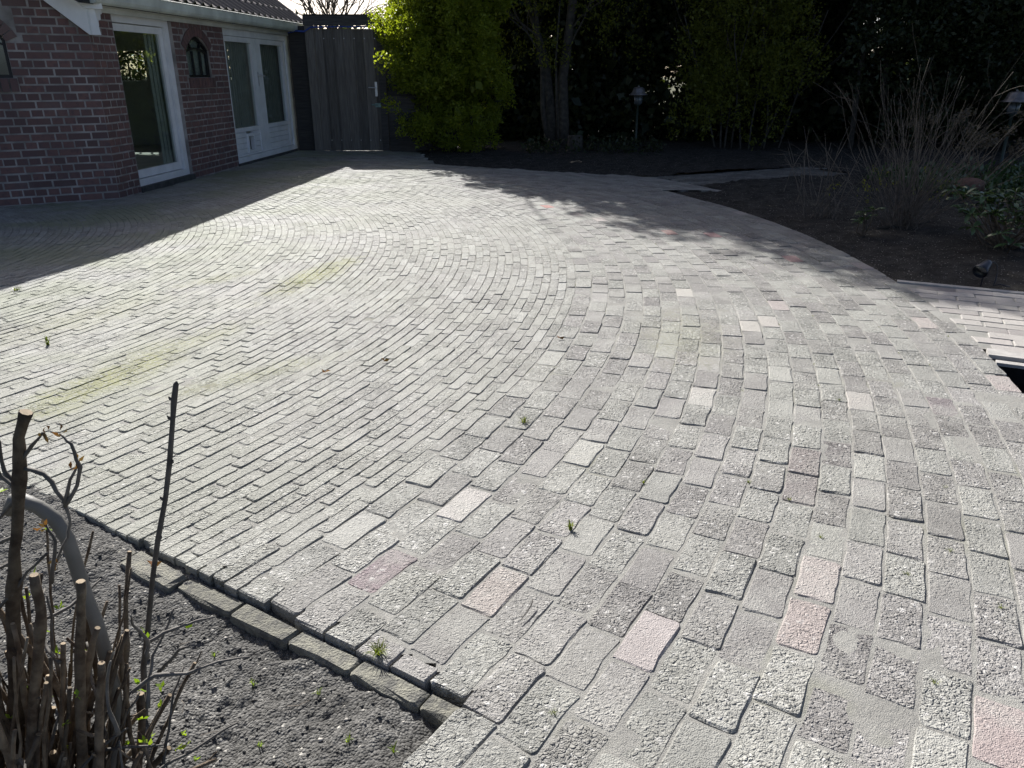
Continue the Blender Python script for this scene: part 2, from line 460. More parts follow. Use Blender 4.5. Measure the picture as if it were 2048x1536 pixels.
def left_of(p, a, b): return (b[0] - a[0]) * (p[1] - a[1]) - (b[1] - a[1]) * (p[0] - a[0])
def in_house(x, y, m=0.0):
    return ((x - C0[0]) * SN[0] + (y - C0[1]) * SN[1] < m) & ((x - C0[0]) * GN[0] + (y - C0[1]) * GN[1] < m)
def in_near_bed(x, y, m=0.0):
    r = np.hypot(x - CEN[0], y - CEN[1])
    return ((x - K0[0]) * KN[0] + (y - K0[1]) * KN[1] < m) & (r < R_BED + m)
def in_far_bed(x, y, m=0.0):
    above = (E1[0] - E0[0]) * (y - E0[1]) - (E1[1] - E0[1]) * (x - E0[0]) > -m
    right = (E2[0] - E0[0]) * (y - E0[1]) - (E2[1] - E0[1]) * (x - E0[0]) < m
    return above & right
def in_paving(x, y, m=0.0):
    r = np.hypot(x - CEN[0], y - CEN[1])
    lim = np.where(y > 9.45, 9.80, R_OUT)
    return (r < lim - m) & ~in_house(x, y, m * 0.3) & ~in_near_bed(x, y, m) & ~in_far_bed(x, y, m) & (y < 14.6) & (x > -6.9) & (y > 0.15)

def proj_px(x, y, z=0.0):
    th = R(21.935); c, s = math.cos(th), math.sin(th)
    dz = z - CAM_H; dep = y * c - dz * s; up = y * s + dz * c
    return 1024 + 1547 * x / dep, 768 - 1547 * up / dep, dep

def clip(poly, p, n):
    out = []
    for i in range(len(poly)):
        a, b = poly[i], poly[(i + 1) % len(poly)]
        da = (a[0] - p[0]) * n[0] + (a[1] - p[1]) * n[1]; db = (b[0] - p[0]) * n[0] + (b[1] - p[1]) * n[1]
        if da >= 0: out.append(a)
        if da * db < 0:
            k = da / (da - db); out.append((a[0] + (b[0] - a[0]) * k, a[1] + (b[1] - a[1]) * k))
    return out

def stone_rings(poly, cen, ztop, tx, ty, bev, depth, jit):
    """bottom ring, shoulder ring, top ring of one laid stone with a worn edge"""
    n = len(poly)
    cx = sum(p[0] for p in poly) / n; cy = sum(p[1] for p in poly) / n
    b, s, t_ = [], [], []
    for x, y in poly:
        dx, dy = cx - x, cy - y; d = math.hypot(dx, dy) + 1e-9
        k = bev * rnd.uniform(0.6, 1.7) / d
        zt = ztop + (x - cen[0]) * tx + (y - cen[1]) * ty
        jx, jy = rnd.uniform(-jit, jit), rnd.uniform(-jit, jit)
        s.append((x + jx, y + jy, zt - bev * rnd.uniform(0.7, 1.3)))
        b.append((x + jx, y + jy, -depth))
        t_.append((x + jx + dx * k, y + jy + dy * k, zt))
    f = [tuple(range(2 * n, 3 * n))]
    for i in range(n):
        j = (i + 1) % n
        f.append((i, j, n + j, n + i)); f.append((n + i, n + j, 2 * n + j, 2 * n + i))
    return b + s + t_, f

def rounded_rect(hl, hw, r, c, d, taper=0.0, rag=0.0):
    """outline counter clockwise, corners cut twice; d = unit vector of the length"""
    nx, ny = -d[1], d[0]
    pts = []
    for sl, sw in ((1, 1), (-1, 1), (-1, -1), (1, -1)):
        rr = r * rnd.uniform(0.6, 1.8)
        w_ = hw
        l_ = hl + taper * sw
        A = (sl * l_, sw * (w_ - rr)); B = (sl * (l_ - 0.3 * rr), sw * (w_ - 0.3 * rr)); Cc = (sl * (l_ - rr), sw * w_)
        pts += [A, B, Cc] if sl * sw > 0 else [Cc, B, A]
        if rag > 0 and sl * sw > 0:      # worn points along the long side that follows
            pts += [(sl * l_ * q + rnd.gauss(0, .006), sw * (hw + rnd.gauss(-.0004, rag))) for q in (.45, -.1, -.6)]
        elif rag > 0: pts += [(sl * (hl + rnd.gauss(-.0004, rag)), sw * hw * rnd.uniform(-.3, .3))]
    return [(c[0] + a * d[0] + b * nx, c[1] + a * d[1] + b * ny) for a, b in pts]

GREYS = [(0.284, 0.279, 0.256), (0.266, 0.261, 0.240), (0.302, 0.296, 0.270), (0.244, 0.234, 0.219), (0.272, 0.259, 0.245), (0.226, 0.214, 0.203)]
SPECIAL = {  # (x, y): colour, stone roughness
    (0.361, 2.009): ((0.41, 0.385, 0.365), .18), (0.331, 1.474): ((0.385, 0.345, 0.33), .2), (0.806, 1.641): ((0.335, 0.29, 0.27), .5),
    (-0.053, 1.735): ((0.325, 0.285, 0.265), .55), (-0.401, 1.791): ((0.20, 0.155, 0.165), .7), (0.966, 1.208): ((0.345, 0.285, 0.27), .3),
    (1.069, 1.24): ((0.20, 0.12, 0.125), .3), (0.722, 3.372): ((0.42, 0.395, 0.36), .2), (1.294, 4.059): ((0.41, 0.385, 0.35), .2),
    (1.461, 4.198): ((0.40, 0.37, 0.34), .2), (1.097, 4.764): ((0.41, 0.385, 0.35), .2), (1.428, 6.78): ((0.34, 0.21, 0.19), .3),
    (1.751, 6.668): ((0.34, 0.21, 0.205), .3), (2.134, 5.709): ((0.38, 0.25, 0.24), .3), (2.057, 6.06): ((0.34, 0.25, 0.24), .3),
    (0.319, 8.198): ((0.36, 0.17, 0.15), .3), (1.469, 3.1): ((0.37, 0.345, 0.32), .2), (0.83, 3.018): ((0.40, 0.38, 0.35), .3),
    (1.089, 2.524): ((0.225, 0.198, 0.19), .6), (1.174, 2.416): ((0.19, 0.17, 0.168), 1.0), (1.778, 3.045): ((0.20, 0.175, 0.175), .4),
    (1.23, 2.6): ((0.19, 0.175, 0.17), 1.0), (0.985, 2.30): ((0.21, 0.188, 0.182), .5), (2.395, 4.198): ((0.36, 0.24, 0.235), .4),
    (0.14, 1.68): ((0.25, 0.225, 0.215), .8), (0.18, 1.93): ((0.40, 0.355, 0.33), .5), (0.27, 2.5): ((0.36, 0.35, 0.32), .3), (-0.16, 2.18): ((0.40, 0.375, 0.35), .3)}

def build_rows(kind):
    """every stone of the curved rows as (outline, centre, z, tilt x, tilt y, colour)"""
    stones = []
    spec = dict(SPECIAL)
    if kind == 'wide': rows = [(R_WIDE + i * P_W, P_W, 0.2105) for i in range(26)]
    else: rows = [(R_WIDE - (i + 1) * P_N, P_N, 0.205) for i in range(int((R_WIDE - 0.6) / P_N))]
    for ri, (r0, pw, plen) in enumerate(rows):
        rc = r0 + pw / 2
        n = max(6, int(round(2 * math.pi * rc / plen)))
        ph = (0.5 if ri % 2 else 0.0) + rnd.uniform(-0.16, 0.16)
        rj = rnd.uniform(-0.0015, 0.0015)
        for k in range(n):
            a = 2 * math.pi * (k + ph) / n + rnd.uniform(-1, 1) * 0.006 / rc
            ca, sa = math.cos(a), math.sin(a)
            c = (CEN[0] + rc * ca, CEN[1] + rc * sa)
            if c[0] < -6.9 or c[0] > 3.2 or c[1] > 14.9 or c[1] < 0.1: continue
            if ri >= 20 and kind == 'wide' and not (c[1] > 9.45 and rc < 9.80): continue
            d = (-sa, ca)
            jl, jw = (0.0030, 0.0027) if kind == 'wide' else (0.0018, 0.0019)
            hl = (2 * math.pi * rc / n) / 2 - jl * rnd.uniform(0.5, 1.3); hw = pw / 2 - jw * rnd.uniform(0.6, 1.3)
            yaw = rnd.gauss(0, 0.010 if kind == 'wide' else 0.006)
            d = (d[0] * math.cos(yaw) - d[1] * math.sin(yaw), d[0] * math.sin(yaw) + d[1] * math.cos(yaw))
            cc = (c[0] + rj * ca + rnd.gauss(0, 0.0012) * ca, c[1] + rj * sa + rnd.gauss(0, 0.0012) * sa)
            near = cc[1] < 4.6
            poly = rounded_rect(hl, hw, 0.008 if kind == 'wide' else 0.0085, cc, d, -hw * hl / rc * 0.8, (0.0007 if kind == 'wide' else 0.0005) if near else 0.0)
            if kind == 'narrow' or rc < R_BED - 0.01:
                poly = clip(poly, K0 + KN * rnd.uniform(0.0, 0.006), KN)
            if len(poly) < 3: continue
            m = np.mean(poly, axis=0)
            if in_house(m[0], m[1], 0.02) or in_far_bed(m[0], m[1], 0.0) or m[1] > 14.55: continue
            sN = (m - C0) @ SN; gN = (m - C0) @ GN
            if sN < 0.25 and gN < 0.0: poly = clip(poly, C0 + SN * 0.015, SN)
            elif gN < 0.25 and sN < 0.0: poly = clip(poly, C0 + GN * 0.015, GN)
            if len(poly) < 3: continue
            area = 0.5 * abs(sum(poly[i][0] * poly[(i + 1) % len(poly)][1] - poly[(i + 1) % len(poly)][0] * poly[i][1] for i in range(len(poly))))
            if area < 0.0012: continue
            rough = rnd.choice([1.0, 0.95, 0.85, 0.7, 0.5, 0.3]) if kind == 'wide' else rnd.choice([0.9, 0.7, 0.55, 0.35, 0.8])
            col = rnd.choice(GREYS)
            if kind == 'narrow': col = rnd.choice([(0.294, 0.289, 0.262), (0.284, 0.279, 0.253), (0.277, 0.269, 0.247)])
            if kind == 'narrow' and rnd.random() < 0.12: col = (0.33, 0.325, 0.30)
            g = rnd.uniform(0.88, 1.12) if kind == 'wide' else rnd.uniform(0.93, 1.07)
            if kind == 'wide':
                for q in list(spec):
                    if math.hypot(q[0] - cc[0], q[1] - cc[1]) < 0.085 and abs((q[0] - cc[0]) * ca + (q[1] - cc[1]) * sa) < 0.055:
                        col, rough = spec.pop(q); g = 1.0; break
                else:
                    if rnd.random() < 0.012 and rc < 9.1: col, rough = ((0.38, 0.335, 0.315), 0.35)
            col = tuple(v * g for v in col) + (rough,)
            dz = rnd.gauss(0, 0.0011 if kind == 'wide' else 0.0008) + 0.010 * float(vnoise(cc[0], cc[1], 0.9, 5)) + 0.008 * float(vnoise(cc[0], cc[1], 2.3, 8))
            ts = 0.0045 if kind == 'wide' else 0.0035
            tx, ty = rnd.gauss(0, ts), rnd.gauss(0, ts)
            stones.append((poly, cc, dz, tx, ty, col))
    return stones

def lay(stones, limit, name, field_name, parent, bev, depth, jit, mat):
    """the largest stones in the picture one by one, the rest as one part"""
    size = []
    for i, (poly, cc, *_r) in enumerate(stones):
        x, y, d = proj_px(cc[0], cc[1])
        seen = d > 0.3 and -20 < x < 2068 and 0 < y < 1560
        size.append((-1.0 / (d * d) if seen else 1.0 / max(abs(d), .1), i))
    pick = set(i for s, i in sorted(size)[:limit] if s < 0)
    rest = MB()
    for i, (poly, cc, dz, tx, ty, col) in enumerate(stones):
        v, f = stone_rings(poly, cc, dz, tx, ty, bev, depth, jit)
        if i in pick:
            me = bpy.data.meshes.new(name)
            me.from_pydata([(x - cc[0], y - cc[1], z) for x, y, z in v], [], f)
            me.materials.append(mat)
            at = me.color_attributes.new('col', 'FLOAT_COLOR', 'POINT')
            at.data.foreach_set('color', np.array([col] * len(v), dtype=np.float32).ravel())
            me.update()
            link(name, me, parent, (cc[0], cc[1], 0))
        else:
            rest.add(v, f, col)
    o = rest.build(field_name, mat, parent, ccol=True)
    o['kind'] = 'stuff'
    return o

# the wide washed pavers of the outer rows, on their sand bed
def sand_z(X, Y):
    r = np.hypot(X - CEN[0], Y - CEN[1])
    outer = -0.0027 + 0.010 * vnoise(X, Y, 0.9, 5) + 0.008 * vnoise(X, Y, 2.3, 8) + 0.0022 * fbm(X, Y, 4.0, 3, 21, 0.6) + 0.0022 * fbm(X, Y, 17, 2, 31)
    inner = -0.0034 + 0.010 * vnoise(X, Y, 0.9, 5) + 0.008 * vnoise(X, Y, 2.3, 8) + 0.0028 * fbm(X, Y, 2.2, 3, 22) + 0.002 * fbm(X, Y, 17, 2, 31)
    k = np.clip((r - 6.7) / 0.5, 0, 1)
    return inner * (1 - k) + outer * k
paving = grid_sheet('paving', -6.9, 2.9, 0.2, 14.55, 0.03, sand_z, lambda x, y: in_paving(x, y, 0.05), M['sand'])
tag(paving, 'curved rows of weathered grey pavers with sandy joints across the yard', 'paving', kind='structure')
wide = build_rows('wide'); narrow = build_rows('narrow')
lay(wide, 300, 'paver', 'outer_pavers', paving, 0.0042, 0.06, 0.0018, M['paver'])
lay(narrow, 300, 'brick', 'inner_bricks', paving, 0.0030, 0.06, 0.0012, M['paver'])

# pale paving joining from the side, laid straight
side_pav = []
for vi in range(40):
    for ui in range(-4, 16):
        u = (ui + (0.5 if vi % 2 else 0.0)) * 0.212 + rnd.uniform(-.006, .006); v = 0.062 + (vi + 0.5) * 0.106
        c = U0 + UD * u + VD * v
        r = math.hypot(c[0] - CEN[0], c[1] - CEN[1])
        if r < R_OUT + 0.022 or (1.30 < v < 2.0 and u > -0.4): continue
        yaw = rnd.gauss(0, 0.02); d = (UD[0] * math.cos(yaw) - UD[1] * math.sin(yaw), UD[0] * math.sin(yaw) + UD[1] * math.cos(yaw))
        poly = rounded_rect(0.1035, 0.0510, 0.006, c, d)
        if r < R_OUT + 0.12:
            n = np.array([c[0] - CEN[0], c[1] - CEN[1]]) / r
            poly = clip(poly, CEN + n * (R_OUT + 0.008), n)
        if len(poly) < 3: continue
        g = rnd.uniform(0.88, 1.1)
        col = rnd.choice([(0.42, 0.385, 0.36), (0.40, 0.37, 0.345), (0.44, 0.41, 0.385), (0.28, 0.255, 0.245)] if rnd.random() < .5 else [(0.42, 0.39, 0.365)])
        side_pav.append((poly, tuple(c), 0.001 + rnd.gauss(0, 0.0015), rnd.gauss(0, .008), rnd.gauss(0, .008), tuple(q * g for q in col) + (0.15,)))
sp = MB()
q = [U0 + UD * -0.6 + VD * 0.03, U0 + UD * 3.3 + VD * 0.03, U0 + UD * 3.3 + VD * 1.33, U0 + UD * -0.35 + VD * 1.33]
q = clip([tuple(p) for p in q], CEN + np.array([math.cos(-0.13), math.sin(-0.13)]) * (R_OUT - 0.06), np.array([math.cos(-0.13), math.sin(-0.13)]))
sp.add([(x, y, -0.003) for x, y in q], [tuple(range(len(q)))])
q2 = [U0 + UD * 0.0 + VD * 1.98, U0 + UD * 3.3 + VD * 1.98, U0 + UD * 3.3 + VD * 4.4, U0 + UD * 0.6 + VD * 4.4]
sp.add([(p[0], p[1], -0.003) for p in q2], [(0, 1, 2, 3)])
pale = sp.build('side_paving', M['sand'])
tag(pale, 'pale smooth pavers in straight rows beside the curved paving', 'paving', kind='structure')
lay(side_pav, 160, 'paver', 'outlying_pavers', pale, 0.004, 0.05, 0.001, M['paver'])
fr_u = lambda a, o, z: (U0[0] + UD[0] * a + VD[0] * o, U0[1] + UD[1] * a + VD[1] * o, z)
for i in range(4):
    b = MB(); b.wbox(fr_u, -0.02 + i * 0.8, -0.02 + i * 0.8 + 0.792, 0.0, 0.052, -0.1, 0.008 + i * 0.001)
    b.build('edging_strip', M['pale'], pale)

# sunken drain opening at the edge of the pale paving
dr = root('drain_opening', 'dark sunken drain opening with pale stone lip beside the pale paving', 'drain', (*(U0 + UD * 0.9 + VD * 1.5), 0))
b = MB(); b.wbox(fr_u, 0.40, 2.6, 1.335, 1.44, -0.05, 0.006); b.build('lip_stone', M['pale'], dr)
b = MB(); b.wbox(fr_u, 0.43, 2.6, 1.475, 1.520, -0.022, -0.006); b.build('inner_lip', M['pale'], dr)
b = MB(); b.wbox(fr_u, 0.42, 2.6, 1.441, 1.474, -0.2, -0.014); b.build('lip_gap', M['pit'], dr)
b = MB(); b.wbox(fr_u, 0.30, 2.6, 1.536, 1.96, -0.33, -0.30); b.build('pit_floor', M['pit'], dr)
b = MB(); b.wbox(fr_u, 0.30, 2.6, 1.476, 1.518, -0.3, -0.023); b.wbox(fr_u, 0.28, 2.6, 1.962, 1.985, -0.33, -0.01); b.build('pit_wall', M['pit'], dr)

# small paved side path, deep in the shade
pm = MB()
PA = np.array([2.02, 9.62]); PD = np.array([0.90, 0.435]); PN = np.array([-0.435, 0.90])
for i in range(-3, 15):
    for j in range(10):
        c = PA + PD * ((i + (0.5 if j % 2 else 0)) * 0.212 + 0.1) + PN * (j * 0.107 + 0.05)
        r = math.hypot(c[0] - CEN[0], c[1] - CEN[1])
        if r < 9.86 and c[1] > 9.45: continue
        if r < R_OUT + 0.1: continue
        v, f = stone_rings(rounded_rect(0.1, 0.048, 0.006, c, PD), c, rnd.gauss(-.004, .002), rnd.gauss(0, .01), rnd.gauss(0, .01), 0.004, 0.05, 0.001)
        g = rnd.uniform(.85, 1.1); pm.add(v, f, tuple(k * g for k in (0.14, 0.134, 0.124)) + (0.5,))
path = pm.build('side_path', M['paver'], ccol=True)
tag(path, 'short paved side path leading between the shaded beds', 'path', kind='structure')

# ------------------------------------------------------------------ soil and ground
g = MB(); g.add([(-260, -260, -0.36), (260, -260, -0.36), (260, 340, -0.36), (-260, 340, -0.36)], [(0, 1, 2, 3)])
tag(g.build('ground', M['ground']), 'flat ground stretching away behind the hedge and house', 'ground', kind='structure')

def soil_z(X, Y):
    d = -((X - K0[0]) * KN[0] + (Y - K0[1]) * KN[1])
    cl = np.abs(fbm(X, Y, 22, 3, 41, 0.6)); c2 = np.maximum(0, vnoise(X, Y, 34, 77) - 0.12)
    along = (X - K0[0]) * KD[0] + (Y - K0[1]) * KD[1]
    hump = 0.035 * np.exp(-((along - 0.25) / 0.35) ** 2) * np.exp(-(d / 0.1) ** 2)
    return -0.038 - 0.07 * np.clip(d - 0.06, 0, .25) + 0.040 * fbm(X, Y, 3.2, 3, 51) + 0.016 * cl + 0.014 * c2 + 0.006 * fbm(X, Y, 55, 2, 57) + hump
near_bed = grid_sheet('near_bed', -3.0, 0.12, 0.25, 3.0, 0.008, soil_z, lambda x, y: in_near_bed(x, y, 0.05), M['soil'])
tag(near_bed, 'bare grey crumbly soil bed in front of the paving edge', 'soil bed', kind='structure')

def bed_z(X, Y):
    r = np.hypot(X - CEN[0], Y - CEN[1])
    up = np.clip((r - 9.2) / 1.2, 0, 1)
    return -0.032 + 0.04 * up + 0.05 * fbm(X, Y, 1.1, 3, 61) * up + 0.035 * np.abs(fbm(X, Y, 9, 3, 63))
def in_bed(x, y):
    r = np.hypot(x - CEN[0], y - CEN[1])
    vv = (x - U0[0]) * VD[0] + (y - U0[1]) * VD[1]
    a = (x - PA[0]) * PN[0] + (y - PA[1]) * PN[1]; l_ = (x - PA[0]) * PD[0] + (y - PA[1]) * PD[1]
    on_path = (a > 0.03) & (a < 1.0) & (l_ < 3.0) & (l_ > -0.5)
    right = (r > R_OUT + 0.01) & (vv < -0.004) & (y < 11.2)
    return (right | in_far_bed(x, y, -0.01) & (y >= 11.2) | in_far_bed(x, y, -.01)) & ~on_path & ~((r < 9.8) & (y > 9.5) & ~in_far_bed(x, y, -.01))
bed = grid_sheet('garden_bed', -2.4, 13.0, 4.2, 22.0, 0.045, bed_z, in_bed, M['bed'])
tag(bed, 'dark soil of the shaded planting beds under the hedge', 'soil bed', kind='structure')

# kerb bricks sunk along the cut paving edge
kerb = root('kerb', 'row of worn sunken kerb bricks between soil bed and paving', 'kerb', (*(K0 + KD * 1.2), 0), kind='structure')
fr_k = lambda a, o, z: (K0[0] + KD[0] * a - KN[0] * o, K0[1] + KD[1] * a - KN[1] * o, z)
ks = [(0.40, 0.212, 0.010, 0.062, -0.024), (0.614, 0.205, 0.012, 0.070, -0.020), (0.821, 0.222, 0.014, 0.084, -0.013), (1.046, 0.222, 0.004, 0.060, -0.024),
      (1.270, 0.210, 0.006, 0.062, -0.020), (1.482, 0.208, 0.002, 0.055, -0.020), (1.692, 0.204, 0.002, 0.056, -0.015), (1.898, 0.13, 0.003, 0.055, -0.014)]
for a, ln, o0, o1, zt in ks:
    poly2 = [(a, o0), (a + ln * .5, o0 - .002), (a + ln, o0 + .003), (a + ln + .001, o1 - .006), (a + ln - .006, o1), (a + ln * .5, o1 + rnd.uniform(-.003, .006)), (a + .006, o1), (a, o1 - .008)]
    pw = [fr_k(x, y, 0)[:2] for x, y in poly2]
    c = np.mean(pw, axis=0)
    v, f = stone_rings(pw, c, zt, rnd.gauss(0, .02), rnd.gauss(0, .02), 0.008, 0.16, 0.002)
    b = MB(); b.add(v, f); b.build('kerb_brick', M['kerb'], kerb)
# ------------------------------------------------------------------ the house
fs = lambda a, o, z: (C0[0] + SD[0] * a + SN[0] * o, C0[1] + SD[1] * a + SN[1] * o, z)
fg = lambda a, o, z: (C0[0] + GD[0] * a + GN[0] * o, C0[1] + GD[1] * a + GN[1] * o, z)
house = root('brick_house', 'low red brick house with white framed glass doors and grey gutter', 'house', (*C0, 0))
S_END, RAKE, RZ = 6.22, 0.86, 1.66
def rake_z(t): return RZ + RAKE * max(t, 0)

CRS, BH, BL, BHD, JT = 0.079, 0.063, 0.210, 0.099, 0.015
def brick_mesh(l):
    h = BH / 2; e = 0.003; f0, f1 = -0.03, 0.0025
    v = [(-l / 2, f0, -h), (l / 2, f0, -h), (l / 2, f0, h), (-l / 2, f0, h),
         (-l / 2, f1 - e, -h), (l / 2, f1 - e, -h), (l / 2, f1 - e, h), (-l / 2, f1 - e, h),
         (-l / 2 + e, f1, -h + e), (l / 2 - e, f1, -h + e), (l / 2 - e, f1, h - e), (-l / 2 + e, f1, h - e)]
    f = [(8, 9, 10, 11)]
    for i in range(4):
        j = (i + 1) % 4
        f += [(i, j, 4 + j, 4 + i), (4 + i, 4 + j, 8 + j, 8 + i)]
    return v, f
bm_cache = {}
def brick_me(l):
    k = round(l, 2)
    if k not in bm_cache:
        me = bpy.data.meshes.new('brick'); v, f = brick_mesh(k)
        me.from_pydata([(x, -y, z) for x, y, z in v], [], [tuple(reversed(q)) for q in f]); me.materials.append(M['brick']); me.update()
        bm_cache[k] = me
    return bm_cache[k]

def course_bricks(s0, s1, z0, z1, ok, mixed=0.5):
    out = []
    nrow = int((z1 - z0) / CRS)
    for r in range(nrow):
        z = z0 + (r + 0.5) * CRS
        s = s0 + (0.0 if r % 2 else -0.055)
        while s < s1 - 0.03:
            if r % 2: l = BHD
            else: l = BL if rnd.random() < 0.72 else BHD
            if mixed == 0 and r % 2: l = BHD if rnd.random() < .85 else BL
            a, b_ = max(s, s0 + 0.003), min(s + l, s1 - 0.003)
            # trim against openings
            if b_ - a > 0.03:
                seg = ok(a, b_, z)
                if seg: out.append(((seg[0] + seg[1]) / 2 + rnd.gauss(0, .0012), z + rnd.gauss(0, .0012), seg[1] - seg[0]))
            s += l + JT
    return out

def trim(a, b_, holes):
    for h0, h1 in holes:
        if a >= h0 and b_ <= h1: return None
        if a < h0 < b_: b_ = h0 - 0.004 if h0 - a > b_ - h1 else b_
        if a < h1 < b_ and a >= h0 - 0.005: a = h1 + 0.004
    return (a, b_) if b_ - a > 0.03 else None

# gable wall -------------------------------------------------------
gw = MB()
WIN_G = (0.76, 1.34, 1.25, 1.60, 1.78)           # window opening: from, to, sill, springing, crown
TG = 2.6
gw.prism(fg, [(0.0, -0.35), (TG, -0.35), (TG, WIN_G[2]), (0.0, WIN_G[2])], -0.28, 0.0)
gw.prism(fg, [(0.0, WIN_G[2]), (WIN_G[0], WIN_G[2]), (WIN_G[0], WIN_G[4]), (0.0, 1.64)], -0.28, 0.0)
gw.prism(fg, [(WIN_G[1], WIN_G[2]), (TG, WIN_G[2]), (TG, WIN_G[4]), (WIN_G[1], WIN_G[4])], -0.28, 0.0)
gw.prism(fg, [(0.0, 1.64), (WIN_G[0], WIN_G[4]), (TG, WIN_G[4]), (TG, rake_z(TG) + 0.1), (0.0, RZ + 0.1)], -0.28, 0.0)
gable = gw.build('gable_wall', M['mortar'], house)
def ok_g(a, b_, z):
    if a < 0.002: a = 0.002
    if z > rake_z((a + b_) / 2) + 0.04: return None
    if WIN_G[2] - 0.13 < z < WIN_G[2]: return trim(a, b_, [(WIN_G[0] - 0.03, WIN_G[1] + 0.03)])
    if WIN_G[2] <= z < WIN_G[4] + 0.12:
        k = 0.0 if z < WIN_G[3] else 0.11
        return trim(a, b_, [(WIN_G[0] - k, WIN_G[1] + k)])
    return (a, b_) if b_ - a > 0.03 else None
all_bricks = []     # (frame id, s, z, l)
for s, z, l in course_bricks(0.0, 2.4, 0.0, 3.4, ok_g): all_bricks.append(('g', s, z, l))

# side wall --------------------------------------------------------
D1 = (0.46, 1.76, 0.06, 1.90); D2 = (3.22, 5.84, 0.03, 1.90)
WIN_S = (2.05, 2.70, 1.24, 1.58, 1.74)
sw = MB()
sw.wbox(fs, 0.0, D1[0], -0.26, -0.001, -0.35, 1.95)
sw.wbox(fs, D1[0], D1[1], -0.26, -0.001, -0.35, 0.0); sw.wbox(fs, D2[0], D2[1], -0.26, -0.001, -0.35, 0.0)
sw.wbox(fs, D1[1], WIN_S[0], -0.26, -0.001, -0.35, 1.95); sw.wbox(fs, WIN_S[1], D2[0], -0.26, -0.001, -0.35, 1.95)
sw.wbox(fs, WIN_S[0], WIN_S[1], -0.26, -0.001, -0.35, WIN_S[2])
n_a = 10
arc = [(WIN_S[1] + (WIN_S[0] - WIN_S[1]) * k / n_a, WIN_S[3] + (WIN_S[4] - WIN_S[3]) * math.sin(math.pi * k / n_a)) for k in range(n_a + 1)]
sw.prism(fs, [(WIN_S[0], 1.95), *reversed(arc), (WIN_S[1], 1.95)][::-1], -0.26, -0.001)
sw.wbox(fs, D2[1], S_END, -0.26, -0.001, -0.35, 1.95)
side = sw.build('side_wall', M['mortar'], house)
def ok_s(a, b_, z):
    if WIN_S[2] - 0.15 < z < WIN_S[2]: return trim(a, b_, [(WIN_S[0] - 0.05, WIN_S[1] + 0.09)])
    if WIN_S[2] <= z < WIN_S[3] + 0.02: return trim(a, b_, [(WIN_S[0], WIN_S[1])])
    if WIN_S[3] + 0.02 <= z < WIN_S[4] + 0.09:
        k = (z - WIN_S[3]) / (WIN_S[4] - WIN_S[3]); g_ = 0.10 if k < 0.75 else 0.0
        return trim(a, b_, [(WIN_S[0] - g_, WIN_S[1] + g_)])
    return (a, b_)
for s0, s1 in ((0.0, D1[0] - 0.004), (D1[1] + 0.004, D2[0] - 0.004), (D2[1] + 0.004, S_END)):
    for s, z, l in course_bricks(s0, s1, 0.0, 1.90, ok_s, 0): all_bricks.append(('s', s, z, l))

def brick_order(b_):
    fr = fg if b_[0] == 'g' else fs
    p = fr(b_[1], 0, b_[2]); x, y, d = proj_px(*p)
    if 'g' == b_[0] and b_[2] > rake_z(b_[1]) - 0.02: return 1e6 + d
    return d if (-15 < x < 2060 and -10 < y < 1540) else 1e6 + d
all_bricks.sort(key=brick_order)
rest = {'g': MB(), 's': MB()}
ANG = {'g': math.atan2(-GD[1], -GD[0]), 's': math.atan2(SD[1], SD[0])}
for i, (w_, s, z, l) in enumerate(all_bricks):
    fr, par = (fg, gable) if w_ == 'g' else (fs, side)
    dirv = GD if w_ == 'g' else SD
    if i < 300 and brick_order((w_, s, z, l)) < 1e6:
        p = fr(s, 0, z)
        o = link('brick', brick_me(l), par, (p[0] - C0[0], p[1] - C0[1], z))
        o.rotation_euler = (0, 0, ANG[w_])
    else:
        v, f = brick_mesh(l)
        rest[w_].add([fr(s + x, y, z + zz) for x, y, zz in v], f)
for w_, par in (('g', gable), ('s', side)):
    if rest[w_].v:
        rest[w_].build('brickwork', M['brick'], par)['kind'] = 'stuff'

# window arches of bricks on edge, and their sills
def voussoirs(fr, win, n, par, thick=0.115):
    cx = (win[0] + win[1]) / 2; hw = (win[1] - win[0]) / 2; rise = win[4] - win[3]
    rad = (hw * hw + rise * rise) / (2 * rise); cz = win[4] - rad; a0 = math.asin(hw / rad) * 1.05
    for k in range(n):
        a1 = -a0 + 2 * a0 * (k + 0.06) / n; a2 = -a0 + 2 * a0 * (k + 0.94) / n
        b = MB()
        b.prism(fr, [(cx + rad * math.sin(a1), cz + rad * math.cos(a1)), (cx + rad * math.sin(a2), cz + rad * math.cos(a2)),
                     (cx + (rad + thick) * math.sin(a2), cz + (rad + thick) * math.cos(a2)), (cx + (rad + thick) * math.sin(a1), cz + (rad + thick) * math.cos(a1))], -0.05, 0.012)
        b.build('arch_brick', M['brick'], par)
def sill_bricks(fr, win, par, e0, e1):
    n = max(3, int((win[1] - win[0] + e0 + e1) / 0.078))
    for k in range(n):
        a = win[0] - e0 + (win[1] - win[0] + e0 + e1) * k / n
        b = MB(); b.prism(fr, [(a, win[2] - 0.13), (a + 0.066, win[2] - 0.13), (a + 0.066, win[2] - 0.004), (a, win[2] - 0.004)], -0.12, 0.022)
        b.build('sill_brick', M['brick'], par)
